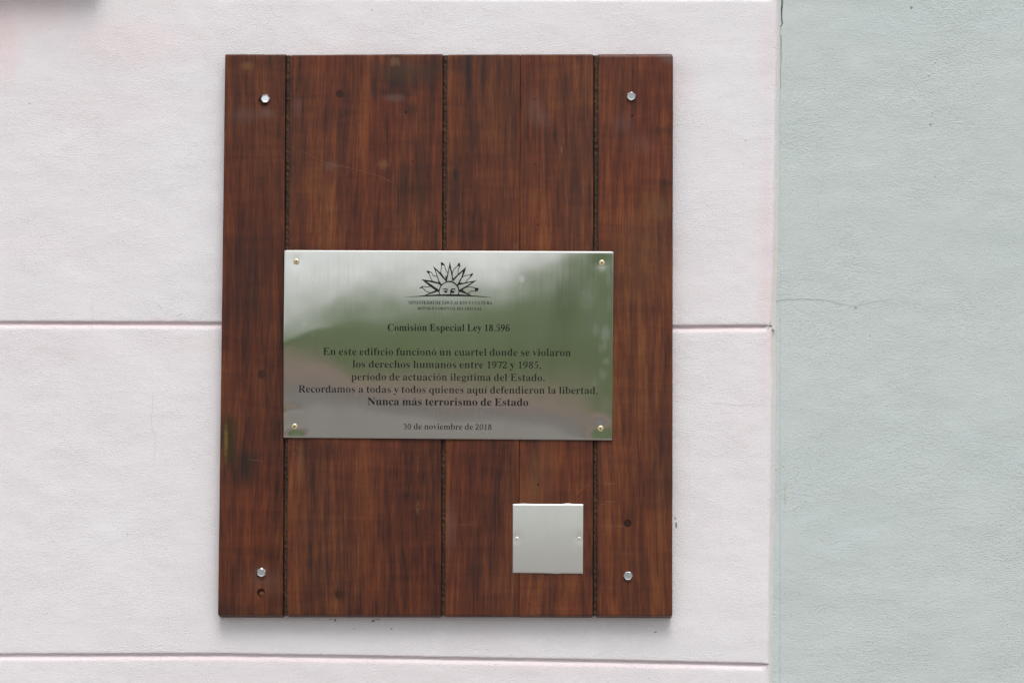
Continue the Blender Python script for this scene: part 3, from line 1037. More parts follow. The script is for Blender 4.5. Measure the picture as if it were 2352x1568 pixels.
# ---- screws
tb = NT('brass_screw')
bc = tb.n('ShaderNodeTexCoord').outputs['Object']
tb.l(tb.mix(tb.ramp(tb.noise(bc, 400, 3, .6), [(0.35, 0.0), (0.7, .7)]), (.78, .66, .42), (.60, .50, .32)), tb.b.inputs['Base Color'])
tb.b.inputs['Metallic'].default_value = .85
tb.b.inputs['Roughness'].default_value = .35
M_BRASS = tb.m
M_BLACK = simple('engraving_paint', (.010, .011, .011), .7)
M_BLACK.node_tree.nodes['Principled BSDF'].inputs['Specular IOR Level'].default_value = .15
M_SLOT = simple('screw_recess', (.05, .04, .02), .6)


def screw(px, py, y, r, parent, mat, ang, tor=False):
    n = 28
    bm = bmesh.new()
    prof = [(1.0, .0), (1.0, .10), (.93, .22), (.80, .30), (.62, .335)] if not tor else [(1.0, 0), (1.0, .25), (.9, .45), (.7, .55), (.45, .57)]
    rings = []
    for rr_, h in prof:
        rings.append([bm.verts.new((rr_ * r * math.cos(k * 2 * math.pi / n), -h * r, rr_ * r * math.sin(k * 2 * math.pi / n))) for k in range(n)])
    # cross recess: star-shaped inner ring dropping inwards
    st, st2 = [], []
    for k in range(n):
        a = k * 2 * math.pi / n
        q = abs(math.cos(2 * (a - R(ang))))
        rad = (.17 + .36 * q ** 5) if not tor else .30
        st.append(bm.verts.new((rad * r * math.cos(a), -prof[-1][1] * r, rad * r * math.sin(a))))
        st2.append(bm.verts.new((rad * .45 * r * math.cos(a), .25 * r - prof[-1][1] * r, rad * .45 * r * math.sin(a))))
    rings += [st, st2]
    for li, (u, v) in enumerate(zip(rings, rings[1:])):
        for k in range(n):
            f = bm.faces.new((u[k], u[(k + 1) % n], v[(k + 1) % n], v[k]))
            f.material_index = 1 if li == len(rings) - 2 else 0
    f = bm.faces.new(st2); f.material_index = 1
    bmesh.ops.recalc_face_normals(bm, faces=bm.faces)
    c = P(px, py, y)
    bmesh.ops.translate(bm, verts=bm.verts, vec=(c.x, y + .0002, c.z))
    o = bm_obj('screw', bm, mat, parent, parent)
    o.data.materials.append(M_SLOT)
    return o


for (px, py), a in zip(screws, (20, 40, 65, 50)):
    screw(px, py, plate_y(px, py), 7.0 * S, plaque, M_BRASS, a)

# ---- lettering
GL = json.loads('''{"A":[650,[[[-13,0],[-13,27],[5,29],[21,35],[35,45],[48,60],[60,82],[73,111],[307,694],[334,693],[572,129],[587,96],[600,70],[612,51],[625,38],[641,30],[660,27],[660,0],[341,0],[341,27],[386,32],[413,45],[422,68],[420,80],[415,98],[406,121],[376,197],[154,197],[117,105],[115,100],[114,94],[113,88],[111,72],[119,47],[143,32],[184,27],[190,27],[190,0]],[[169,239],[360,239],[263,475]]]],"B":[659,[[[24,0],[24,26],[54,29],[77,37],[93,48],[103,65],[109,90],[111,122],[111,549],[110,575],[107,597],[103,614],[96,627],[87,637],[76,645],[62,649],[44,652],[23,653],[23,678],[328,678],[474,661],[561,609],[590,522],[572,450],[518,399],[427,368],[536,332],[601,275],[623,196],[615,139],[592,90],[553,52],[499,23],[433,6],[354,0]],[[271,375],[280,375],[328,378],[365,389],[392,406],[410,431],[420,467],[424,514],[421,555],[414,589],[401,614],[382,632],[356,642],[322,646],[302,645],[288,640],[280,633],[275,621],[272,604],[271,582]],[[330,36],[369,40],[400,52],[422,73],[436,103],[445,142],[448,191],[444,241],[432,280],[413,309],[384,328],[344,340],[294,344],[271,344],[271,97],[272,77],[277,61],[284,50],[294,42],[310,38]]]],"C":[697,[[[382,-16],[318,-11],[259,4],[205,30],[157,64],[116,106],[83,156],[59,212],[44,273],[39,340],[44,406],[59,467],[84,523],[117,572],[158,613],[207,648],[261,673],[321,688],[386,693],[434,689],[488,676],[547,655],[557,651],[567,649],[577,648],[599,653],[614,668],[624,693],[650,693],[650,459],[625,459],[599,517],[568,566],[531,606],[489,636],[443,654],[395,660],[294,624],[234,516],[214,337],[236,169],[303,69],[414,35],[454,38],[494,49],[533,67],[571,91],[606,121],[638,158],[666,132],[589,50],[494,0]]]],"D":[738,[[[30,0],[30,26],[58,29],[79,35],[94,44],[103,59],[108,81],[110,111],[110,557],[108,592],[101,618],[91,635],[74,645],[51,651],[22,653],[22,678],[330,678],[440,668],[532,639],[604,590],[655,523],[687,439],[697,339],[657,151],[538,38],[340,0]],[[331,36],[391,44],[439,70],[476,112],[501,171],[517,247],[522,341],[501,510],[438,611],[332,645],[310,643],[293,639],[282,631],[276,618],[272,599],[271,573],[271,107],[272,82],[276,63],[282,51],[293,42],[309,38]]]],"E":[658,[[[21,0],[21,25],[53,27],[77,33],[93,44],[104,60],[110,84],[112,116],[112,549],[110,587],[103,615],[93,634],[76,644],[53,651],[24,653],[24,678],[594,678],[594,476],[571,476],[559,532],[537,575],[507,605],[465,625],[411,637],[345,641],[326,641],[310,639],[298,638],[288,634],[281,628],[277,621],[274,610],[273,596],[272,578],[272,366],[288,366],[329,370],[361,381],[386,401],[405,428],[419,466],[429,514],[453,514],[453,176],[428,176],[423,213],[416,244],[407,270],[394,290],[378,306],[359,318],[335,325],[308,330],[276,331],[272,331],[272,100],[274,78],[278,62],[286,52],[299,46],[318,42],[343,41],[389,43],[430,48],[467,58],[498,71],[527,89],[552,112],[574,139],[594,173],[612,213],[640,213],[599,0]]]],"G":[756,[[[399,-15],[330,-10],[267,5],[211,29],[161,62],[119,104],[86,153],[61,209],[46,272],[41,341],[46,408],[61,469],[86,524],[119,573],[160,614],[208,648],[261,673],[320,688],[383,693],[436,689],[492,677],[550,656],[560,652],[569,650],[577,649],[588,650],[597,654],[604,660],[611,668],[617,679],[624,693],[651,693],[651,458],[625,458],[609,497],[591,532],[569,564],[545,592],[518,615],[490,635],[460,649],[430,657],[398,660],[297,624],[237,517],[217,339],[223,243],[240,163],[268,101],[306,55],[354,28],[410,19],[444,21],[470,29],[489,41],[500,57],[508,79],[510,106],[510,190],[508,218],[501,239],[490,254],[472,263],[446,269],[410,271],[410,295],[745,295],[745,271],[716,269],[694,263],[680,254],[671,240],[666,219],[664,191],[664,43],[576,11],[488,-9]]]],"I":[388,[[[20,0],[20,26],[50,31],[74,38],[91,48],[103,63],[110,84],[112,112],[112,576],[110,603],[104,623],[94,637],[78,645],[53,650],[20,653],[20,678],[364,678],[364,653],[332,650],[308,645],[292,637],[281,623],[274,603],[272,576],[272,115],[273,96],[275,79],[279,66],[285,55],[294,46],[307,39],[322,34],[342,29],[366,26],[366,0]]]],"L":[635,[[[23,0],[23,26],[54,29],[77,36],[93,47],[103,64],[109,88],[111,120],[111,564],[109,594],[103,617],[93,633],[77,643],[54,650],[24,653],[24,678],[372,678],[372,653],[347,652],[327,650],[310,646],[297,640],[287,631],[280,620],[275,605],[272,587],[271,564],[271,123],[272,102],[273,84],[276,70],[281,59],[288,52],[298,47],[310,43],[327,42],[348,41],[393,43],[434,49],[469,59],[499,74],[526,93],[551,119],[572,149],[591,187],[609,230],[636,230],[598,0]]]],"M":[944,[[[21,0],[21,26],[51,29],[75,36],[92,47],[103,63],[110,87],[112,118],[112,569],[111,589],[109,606],[105,619],[99,629],[90,637],[79,644],[64,648],[45,651],[22,653],[22,678],[275,678],[472,212],[669,678],[919,678],[919,653],[890,649],[868,641],[853,630],[842,614],[836,592],[834,563],[834,127],[835,101],[837,80],[841,64],[847,51],[855,41],[866,35],[880,30],[897,27],[918,26],[918,0],[589,0],[589,26],[611,29],[629,32],[644,37],[655,44],[664,53],[670,66],[674,81],[676,101],[677,124],[677,594],[429,0],[402,0],[157,579],[157,119],[159,85],[166,60],[178,44],[196,34],[220,28],[252,26],[252,0]]]],"N":[735,[[[600,-16],[159,521],[159,117],[161,86],[167,62],[177,46],[192,36],[216,29],[248,26],[248,0],[27,0],[27,26],[49,27],[66,30],[81,35],[92,41],[100,50],[106,62],[110,76],[112,95],[113,117],[113,578],[84,613],[64,636],[54,645],[47,648],[38,651],[27,653],[27,678],[233,678],[582,251],[582,562],[581,584],[579,602],[575,617],[569,628],[560,636],[549,643],[534,647],[516,651],[493,653],[493,678],[714,678],[714,653],[683,650],[660,643],[645,633],[636,616],[630,593],[628,561],[628,-16]]]],"O":[782,[[[388,-16],[340,-13],[294,-4],[251,11],[211,31],[174,56],[141,86],[111,120],[87,158],[67,199],[53,243],[44,290],[41,339],[44,388],[53,434],[67,479],[87,520],[111,557],[141,592],[175,621],[212,647],[254,667],[298,682],[345,691],[395,694],[443,691],[489,682],[532,668],[572,648],[609,623],[642,594],[671,560],[696,522],[716,481],[730,436],[739,389],[742,339],[739,290],[730,243],[716,199],[695,158],[671,120],[641,86],[607,56],[570,31],[529,11],[484,-4],[437,-13]],[[394,18],[489,54],[546,161],[565,339],[560,436],[544,516],[518,579],[482,624],[438,651],[387,660],[292,624],[235,517],[216,339],[221,243],[237,163],[264,100],[300,54],[343,27]]]],"P":[622,[[[23,0],[23,26],[54,29],[77,36],[93,47],[103,64],[109,88],[111,120],[111,564],[109,593],[103,615],[93,631],[77,642],[54,649],[24,653],[24,678],[318,678],[395,675],[456,668],[500,655],[532,638],[558,617],[580,592],[596,563],[606,530],[609,494],[602,441],[581,396],[546,358],[497,329],[435,312],[360,306],[271,306],[271,120],[273,88],[279,64],[289,47],[305,36],[329,29],[360,26],[360,0]],[[271,342],[300,342],[345,346],[379,357],[405,376],[421,404],[432,442],[435,490],[432,537],[424,576],[410,605],[388,626],[359,638],[322,642],[304,641],[291,637],[282,631],[276,622],[272,609],[271,593]]]],"R":[704,[[[23,0],[23,26],[54,29],[77,36],[93,47],[103,64],[109,88],[111,120],[111,564],[109,593],[103,615],[93,631],[77,642],[54,649],[24,653],[24,678],[323,678],[415,673],[489,658],[547,634],[588,599],[613,554],[621,498],[604,425],[553,370],[469,333],[643,75],[654,60],[664,47],[674,38],[684,31],[697,27],[712,26],[715,26],[715,0],[504,0],[300,316],[271,316],[271,120],[273,88],[279,64],[289,47],[305,36],[329,29],[360,26],[360,0]],[[271,348],[303,348],[350,352],[388,364],[417,385],[436,414],[448,452],[452,500],[439,579],[400,626],[334,642],[310,641],[293,636],[282,629],[276,617],[272,599],[271,574]]]],"S":[581,[[[64,-16],[64,235],[93,235],[112,169],[136,115],[166,74],[202,45],[244,28],[293,22],[328,26],[358,36],[383,54],[401,76],[411,103],[415,133],[406,174],[379,209],[335,238],[242,284],[189,313],[147,344],[115,376],[92,411],[79,450],[74,494],[77,533],[86,568],[100,600],[120,627],[143,650],[172,669],[203,683],[238,691],[275,694],[296,693],[318,691],[342,687],[366,682],[393,675],[420,667],[434,664],[446,662],[461,666],[471,676],[477,694],[505,694],[505,475],[480,475],[469,511],[455,543],[437,573],[417,599],[394,621],[370,639],[343,652],[317,659],[289,662],[257,659],[230,650],[208,635],[191,615],[181,592],[178,566],[181,541],[190,520],[204,501],[224,484],[250,467],[281,451],[377,406],[415,387],[447,367],[473,347],[493,326],[509,303],[521,280],[529,255],[533,228],[535,198],[532,157],[521,120],[505,86],[481,56],[453,32],[418,12],[378,-3],[334,-12],[286,-15],[269,-15],[253,-13],[236,-12],[219,-9],[203,-4],[187,1],[171,6],[158,11],[147,14],[137,16],[131,18],[126,18],[116,17],[109,15],[103,11],[99,4],[95,-5],[91,-16]]]],"T":[630,[[[137,0],[137,26],[169,28],[194,35],[212,46],[223,63],[230,88],[232,120],[232,645],[222,645],[173,640],[131,625],[97,601],[71,567],[53,524],[43,473],[16,473],[16,678],[611,678],[611,472],[586,472],[558,568],[496,626],[400,645],[392,645],[392,120],[394,87],[401,62],[412,45],[429,34],[454,28],[488,26],[488,0]]]],"U":[733,[[[369,-19],[286,-12],[219,8],[170,43],[136,91],[116,154],[109,231],[109,564],[107,593],[101,615],[91,631],[75,642],[52,649],[22,653],[22,678],[358,678],[358,653],[335,651],[316,647],[302,643],[290,637],[281,629],[275,618],[272,604],[270,586],[269,564],[269,208],[273,154],[284,110],[303,77],[329,52],[365,38],[409,33],[506,56],[565,124],[584,237],[584,563],[582,592],[576,615],[565,631],[548,641],[523,649],[489,653],[489,678],[706,678],[706,653],[679,648],[658,639],[645,628],[636,612],[631,590],[629,563],[629,270],[622,176],[601,102],[566,48],[515,11],[450,-12]]]],"Y":[634,[[[151,0],[151,26],[182,29],[205,36],[221,47],[231,64],[237,88],[239,120],[239,266],[69,576],[52,605],[36,626],[21,639],[14,643],[8,646],[1,648],[-6,650],[-13,651],[-20,652],[-20,678],[308,678],[308,652],[291,652],[274,651],[260,648],[248,644],[239,637],[234,629],[232,620],[233,610],[237,597],[244,583],[370,336],[496,545],[509,569],[516,589],[519,607],[511,632],[486,647],[444,652],[439,652],[439,678],[654,678],[654,652],[637,648],[622,642],[609,632],[596,619],[583,603],[570,583],[399,303],[399,120],[401,88],[407,64],[417,47],[433,36],[457,29],[488,26],[488,0]]]],"a":[512,[[[379,-15],[337,-8],[310,15],[298,52],[250,16],[198,-6],[142,-13],[110,-10],[82,0],[60,17],[43,39],[33,65],[30,94],[37,135],[59,172],[95,203],[146,230],[213,257],[296,283],[296,359],[294,384],[288,405],[278,421],[264,431],[244,438],[220,440],[184,436],[162,426],[155,408],[157,402],[161,394],[169,382],[177,369],[181,356],[183,344],[181,327],[174,313],[164,301],[149,291],[133,286],[115,284],[96,286],[80,292],[67,303],[57,316],[51,333],[49,352],[52,375],[60,395],[73,415],[92,432],[114,446],[141,458],[171,467],[205,472],[241,474],[305,470],[356,457],[392,435],[416,404],[431,363],[436,313],[436,93],[436,78],[437,66],[439,59],[442,55],[447,52],[453,51],[460,52],[468,56],[477,62],[490,41],[456,10],[419,-9]],[[225,50],[235,51],[246,55],[259,61],[272,70],[284,81],[296,94],[296,252],[229,225],[189,183],[176,125],[181,83],[198,58]]]],"b":[537,[[[64,-17],[64,578],[63,606],[60,626],[55,638],[46,646],[31,651],[12,654],[12,678],[206,678],[206,415],[241,448],[282,467],[329,474],[363,471],[394,461],[423,445],[448,423],[469,397],[486,365],[499,329],[506,290],[509,247],[506,198],[496,153],[481,112],[459,75],[433,44],[402,19],[366,0],[328,-11],[286,-15],[242,-9],[198,10],[156,42],[79,-17]],[[272,21],[304,27],[328,44],[345,73],[356,115],[363,170],[365,238],[363,294],[356,339],[344,374],[327,398],[304,412],[274,417],[259,415],[245,410],[231,402],[219,390],[211,376],[206,360],[206,102],[213,57],[235,30]]]],"c":[437,[[[232,-15],[195,-12],[161,-1],[129,16],[100,39],[76,68],[56,101],[41,139],[32,179],[29,223],[32,270],[43,313],[60,353],[82,388],[110,417],[143,442],[179,460],[218,471],[260,475],[305,472],[342,461],[373,444],[395,421],[409,395],[413,365],[411,348],[406,333],[397,321],[384,311],[369,306],[352,304],[319,312],[299,335],[292,373],[293,389],[294,404],[289,425],[275,438],[252,442],[205,424],[176,370],[167,279],[171,212],[183,157],[204,114],[232,82],[265,63],[304,57],[339,63],[372,79],[404,107],[424,90],[369,32],[305,-3]]]],"d":[551,[[[208,-15],[175,-12],[144,-1],[116,16],[90,38],[69,66],[52,99],[39,136],[32,176],[29,219],[32,268],[40,313],[54,354],[72,389],[94,419],[121,443],[151,460],[183,471],[217,474],[261,468],[299,449],[332,417],[332,597],[330,616],[325,630],[316,641],[303,648],[285,652],[262,654],[262,678],[475,678],[475,112],[476,90],[479,73],[484,61],[492,52],[506,45],[526,41],[526,16],[469,13],[404,2],[332,-15],[332,58],[300,17],[258,-7]],[[255,42],[270,44],[285,51],[301,62],[314,76],[325,93],[332,113],[332,360],[327,376],[319,390],[307,402],[292,411],[276,416],[259,418],[231,413],[209,397],[194,372],[183,335],[177,287],[175,228],[177,171],[183,123],[193,87],[208,62],[229,47]]]],"e":[448,[[[229,-15],[192,-12],[157,-1],[126,16],[98,39],[74,68],[55,102],[41,142],[32,186],[29,234],[32,279],[41,320],[56,358],[76,391],[101,420],[130,443],[162,460],[197,471],[234,474],[287,468],[333,449],[371,417],[399,374],[415,321],[421,258],[421,247],[174,247],[189,145],[230,83],[297,63],[335,70],[370,92],[402,128],[424,108],[370,40],[305,-1]],[[173,286],[300,286],[300,320],[299,358],[294,389],[288,413],[277,429],[261,439],[240,442],[203,427],[180,380],[173,303]]]],"f":[318,[[[22,0],[22,24],[38,26],[50,29],[59,33],[65,38],[70,44],[74,52],[76,63],[78,82],[78,109],[78,412],[24,412],[24,462],[78,462],[78,526],[83,575],[99,616],[126,649],[162,673],[206,687],[259,692],[298,689],[331,679],[357,664],[376,643],[388,620],[392,595],[390,575],[384,559],[375,546],[363,537],[349,531],[334,529],[317,531],[303,535],[291,544],[282,554],[277,567],[275,582],[276,596],[280,610],[287,626],[292,635],[294,644],[291,653],[282,658],[268,660],[250,658],[237,651],[229,640],[224,625],[221,605],[220,581],[220,462],[303,462],[303,412],[220,412],[220,97],[222,70],[227,51],[235,38],[249,30],[269,26],[297,24],[297,0]]]],"g":[487,[[[217,-209],[158,-206],[109,-197],[71,-181],[43,-160],[27,-137],[21,-111],[30,-81],[57,-57],[102,-38],[65,-15],[42,13],[35,45],[38,69],[47,90],[63,110],[85,128],[115,146],[152,164],[86,200],[46,251],[33,316],[36,346],[45,374],[59,399],[79,420],[102,439],[131,454],[162,465],[197,472],[234,474],[273,472],[310,465],[347,453],[472,453],[472,399],[399,399],[418,369],[430,337],[434,303],[431,275],[424,249],[411,225],[394,204],[373,186],[348,172],[320,161],[289,155],[256,153],[234,154],[211,155],[195,153],[180,149],[168,141],[158,130],[152,119],[150,106],[157,88],[177,77],[210,73],[261,73],[310,72],[351,67],[386,60],[413,50],[435,36],[451,19],[461,-2],[468,-26],[470,-55],[463,-100],[441,-137],[406,-168],[356,-191],[293,-204]],[[234,185],[256,189],[272,199],[284,217],[291,242],[296,274],[297,314],[296,354],[291,386],[284,411],[272,428],[256,439],[234,442],[213,439],[196,428],[185,411],[176,386],[172,354],[170,314],[172,274],[176,242],[185,217],[196,199],[213,189]],[[239,-173],[324,-165],[375,-140],[392,-98],[390,-82],[383,-70],[371,-62],[354,-56],[332,-52],[305,-51],[144,-51],[125,-68],[113,-87],[109,-108],[113,-125],[123,-140],[141,-154],[166,-165],[198,-171]]]],"h":[567,[[[27,0],[27,24],[44,26],[58,31],[67,38],[73,49],[77,64],[78,83],[78,594],[77,613],[74,628],[68,639],[59,647],[46,652],[28,655],[28,678],[220,678],[220,397],[261,440],[308,465],[362,474],[434,456],[478,403],[492,315],[492,83],[493,64],[496,49],[502,39],[511,31],[524,26],[541,24],[541,0],[301,0],[301,24],[308,24],[331,31],[345,50],[350,83],[350,323],[349,348],[346,368],[341,384],[333,395],[320,402],[302,404],[272,398],[245,380],[220,350],[220,83],[221,64],[224,49],[230,39],[238,31],[251,26],[268,24],[268,0]]]],"i":[295,[[[150,539],[130,541],[112,549],[97,561],[85,576],[77,594],[75,614],[77,634],[85,652],[97,668],[112,680],[130,688],[150,690],[170,688],[188,680],[204,668],[215,652],[223,634],[225,614],[223,594],[215,576],[203,561],[187,549],[170,541]],[[27,0],[27,24],[45,26],[58,31],[68,38],[73,48],[77,63],[78,83],[78,375],[77,397],[74,413],[70,424],[61,431],[48,435],[30,437],[31,462],[221,462],[221,83],[222,64],[225,50],[230,39],[238,32],[251,27],[268,24],[268,0]]]],"l":[297,[[[27,0],[27,24],[45,26],[58,31],[68,38],[73,48],[77,63],[78,83],[78,592],[77,612],[74,628],[70,639],[62,647],[49,652],[30,654],[30,678],[221,678],[221,83],[222,64],[225,50],[230,39],[238,32],[251,27],[268,24],[268,0]]]],"m":[825,[[[27,0],[27,24],[44,26],[58,31],[67,38],[73,49],[77,64],[78,83],[78,377],[77,396],[74,411],[68,423],[59,431],[46,436],[28,438],[28,462],[218,462],[218,394],[258,438],[303,465],[353,474],[412,465],[453,436],[477,389],[519,436],[567,465],[622,474],[693,456],[736,403],[750,315],[750,83],[751,64],[754,49],[760,39],[768,31],[781,26],[798,24],[798,0],[562,0],[562,24],[579,26],[591,31],[600,39],[606,50],[609,65],[610,83],[610,323],[609,348],[606,368],[601,384],[593,395],[580,402],[562,404],[534,398],[507,381],[483,353],[483,83],[484,65],[487,50],[493,39],[501,31],[513,26],[530,24],[530,0],[297,0],[297,24],[314,26],[326,31],[335,39],[341,50],[344,65],[345,83],[345,323],[344,347],[341,368],[336,384],[328,395],[315,402],[297,404],[267,398],[241,380],[218,350],[218,83],[219,65],[222,50],[227,40],[235,32],[247,27],[264,24],[264,0]]]],"n":[567,[[[27,0],[27,24],[44,26],[58,31],[67,38],[73,49],[77,64],[78,83],[78,377],[77,396],[74,411],[68,423],[59,431],[46,436],[28,438],[28,462],[220,462],[220,398],[260,440],[308,466],[362,474],[434,456],[478,403],[492,315],[492,83],[493,64],[496,49],[502,39],[511,31],[524,26],[541,24],[541,0],[301,0],[301,24],[308,24],[331,31],[345,50],[350,83],[350,323],[349,348],[346,368],[341,384],[333,395],[320,402],[302,404],[272,398],[245,380],[220,350],[220,83],[221,64],[224,49],[230,39],[238,31],[251,26],[268,24],[268,0]]]],"o":[501,[[[251,-15],[209,-11],[170,-1],[135,17],[103,41],[77,70],[56,105],[40,143],[31,185],[28,229],[31,275],[40,317],[56,356],[77,390],[103,419],[135,443],[170,460],[208,471],[250,474],[292,471],[330,460],[365,443],[396,420],[422,391],[444,357],[459,318],[469,276],[472,229],[469,183],[459,141],[444,102],[422,68],[396,39],[366,16],[331,-1],[293,-12]],[[251,17],[276,22],[296,35],[311,58],[316,74],[321,95],[324,121],[325,152],[327,188],[327,229],[325,307],[319,365],[309,403],[295,426],[275,440],[251,445],[225,440],[205,426],[191,403],[182,365],[176,307],[174,230],[174,189],[176,153],[178,122],[181,95],[186,74],[191,58],[206,35],[226,22]]]],"p":[553,[[[26,-207],[26,-184],[40,-183],[51,-179],[60,-175],[67,-168],[72,-160],[75,-150],[77,-137],[78,-119],[78,-95],[78,362],[77,389],[74,409],[69,422],[61,429],[47,435],[29,439],[29,462],[213,462],[213,391],[247,438],[291,466],[343,475],[377,472],[408,461],[436,444],[461,421],[482,393],[499,360],[511,322],[519,282],[521,238],[518,191],[511,148],[498,108],[481,72],[459,42],[434,18],[404,-1],[373,-11],[338,-15],[292,-8],[253,13],[220,48],[220,-86],[221,-111],[223,-131],[226,-147],[231,-159],[239,-169],[249,-175],[261,-179],[276,-182],[294,-183],[294,-207]],[[291,42],[319,47],[340,62],[356,88],[367,125],[374,172],[376,230],[374,286],[368,332],[359,369],[345,394],[324,409],[296,414],[267,407],[242,386],[220,350],[220,102],[238,69],[262,49]]]],"q":[542,[[[260,-207],[260,-183],[286,-181],[306,-176],[319,-170],[327,-159],[331,-144],[333,-124],[333,43],[298,11],[257,-8],[211,-14],[177,-11],[146,-1],[117,15],[92,37],[70,64],[53,96],[40,132],[33,171],[30,214],[33,263],[43,308],[59,349],[81,386],[107,416],[139,442],[174,460],[212,471],[253,475],[298,469],[341,450],[383,419],[460,477],[476,477],[476,-124],[477,-143],[480,-158],[486,-169],[495,-176],[509,-181],[527,-183],[527,-207]],[[266,44],[281,46],[295,51],[309,59],[321,70],[329,84],[333,100],[333,359],[326,403],[304,430],[267,439],[236,433],[212,417],[195,389],[183,349],[176,297],[174,232],[176,174],[183,126],[195,90],[212,64],[235,49]]]],"r":[428,[[[27,0],[27,24],[45,26],[58,31],[68,38],[73,48],[77,63],[78,83],[78,375],[77,397],[74,414],[69,425],[61,431],[48,435],[30,437],[31,462],[217,462],[217,375],[235,405],[256,429],[279,449],[302,463],[325,471],[347,474],[373,472],[394,464],[410,453],[422,437],[429,418],[431,396],[429,378],[423,362],[414,349],[401,339],[386,333],[369,331],[353,332],[340,337],[331,344],[323,352],[315,362],[308,372],[301,380],[292,385],[281,387],[267,384],[254,375],[241,360],[230,339],[224,315],[222,286],[222,83],[224,63],[228,48],[237,38],[249,31],[269,26],[294,24],[294,0]]]],"s":[429,[[[225,-15],[197,-12],[164,-5],[129,9],[123,11],[116,13],[109,13],[95,10],[84,1],[76,-13],[53,-13],[53,157],[79,157],[91,118],[107,85],[129,58],[154,38],[181,26],[209,22],[232,24],[251,30],[266,40],[277,53],[284,68],[286,87],[280,113],[262,136],[232,156],[159,193],[127,211],[101,231],[81,252],[67,275],[58,300],[55,328],[60,368],[73,403],[97,433],[128,456],[165,470],[210,475],[221,475],[234,473],[247,471],[262,467],[278,463],[296,458],[307,456],[317,454],[327,456],[336,463],[343,475],[363,475],[363,330],[340,330],[328,363],[312,391],[293,413],[271,428],[247,438],[222,441],[202,439],[186,434],[173,426],[164,414],[158,401],[156,386],[158,371],[163,358],[172,346],[184,335],[199,325],[218,315],[285,282],[316,265],[341,246],[360,226],[373,202],[380,174],[383,141],[378,96],[364,58],[340,27],[307,4],[269,-10]]]],"t":[340,[[[184,-14],[148,-11],[119,-1],[98,16],[84,39],[75,69],[72,106],[72,415],[30,415],[30,446],[68,483],[102,517],[131,550],[156,579],[176,606],[192,631],[215,631],[215,462],[309,462],[309,415],[215,415],[215,122],[216,103],[218,88],[223,76],[229,67],[238,62],[250,60],[272,66],[291,83],[307,111],[331,98],[294,36],[245,-2]]]],"u":[558,[[[195,-15],[153,-10],[121,3],[97,26],[81,57],[71,96],[68,144],[68,369],[67,390],[64,407],[59,421],[50,430],[36,436],[17,438],[17,462],[211,462],[211,110],[213,94],[217,80],[225,69],[235,60],[248,55],[263,53],[292,58],[318,73],[340,98],[340,369],[339,392],[335,409],[329,422],[319,430],[303,436],[282,438],[282,462],[482,462],[482,104],[483,84],[487,68],[493,58],[503,51],[517,46],[536,44],[536,19],[478,15],[412,4],[340,-15],[340,60],[322,38],[301,20],[277,5],[251,-6],[224,-13]]]],"v":[456,[[[212,-15],[57,369],[49,389],[41,405],[33,419],[24,428],[12,435],[-4,437],[-4,462],[244,462],[244,438],[232,438],[210,435],[196,426],[192,411],[194,399],[275,182],[351,376],[355,389],[358,398],[359,405],[353,423],[334,434],[303,438],[303,462],[454,462],[454,439],[437,434],[424,426],[414,415],[405,401],[396,383],[387,362],[238,-15]]]],"y":[447,[[[78,-209],[54,-206],[33,-199],[15,-186],[1,-169],[-7,-149],[-10,-125],[-8,-108],[-2,-93],[7,-79],[20,-68],[35,-61],[53,-59],[69,-61],[83,-65],[95,-73],[104,-84],[109,-97],[111,-113],[111,-121],[110,-130],[112,-139],[118,-145],[128,-147],[140,-143],[154,-131],[170,-110],[178,-97],[186,-82],[193,-66],[199,-48],[204,-29],[209,-7],[54,373],[48,387],[42,399],[37,410],[31,418],[27,424],[23,428],[16,433],[7,436],[-5,437],[-7,437],[-7,462],[241,462],[241,437],[224,436],[211,434],[202,431],[196,426],[192,419],[191,409],[193,397],[198,382],[276,177],[343,359],[347,369],[349,379],[352,387],[353,395],[354,402],[354,408],[353,418],[348,426],[342,431],[332,434],[318,436],[302,437],[302,462],[446,462],[446,437],[433,435],[422,429],[413,418],[404,403],[395,384],[386,361],[241,-36],[225,-79],[208,-114],[193,-143],[176,-165],[160,-182],[142,-195],[123,-203],[102,-207]]]]}''')


def nib_stroke(pts, W, H, closed=False, steps=7):
    """outline of a stroke drawn with a flat nib: W wide on uprights, H on flats"""
    q = []
    m = len(pts)
    rng = range(m if closed else m - 1)
    if m == 2:
        q = [Vector(pts[0]), Vector(pts[1])]
    else:
        for i in rng:
            if closed:
                a, b, c, d = (Vector(pts[(i + k) % m]) for k in (-1, 0, 1, 2))
            else:
                a, b, c, d = Vector(pts[max(i - 1, 0)]), Vector(pts[i]), Vector(pts[i + 1]), Vector(pts[min(i + 2, m - 1)])
            for s in range(steps):
                t = s / steps
                q.append(.5 * ((2 * b) + (c - a) * t + (2 * a - 5 * b + 4 * c - d) * t * t + (3 * b - a - 3 * c + d) * t ** 3))
        if not closed:
            q.append(Vector(pts[-1]))
    L_, R_ = [], []
    m = len(q)
    for i, p in enumerate(q):
        a = q[(i - 1) % m] if closed else q[max(0, i - 1)]
        b = q[(i + 1) % m] if closed else q[min(m - 1, i + 1)]
        d = (b - a).normalized()
        nrm = Vector((-d.y, d.x))
        h = math.sqrt((W * nrm.x) ** 2 + (H * nrm.y) ** 2) / 2
        L_.append(p + nrm * h); R_.append(p - nrm * h)
    return L_, R_, closed


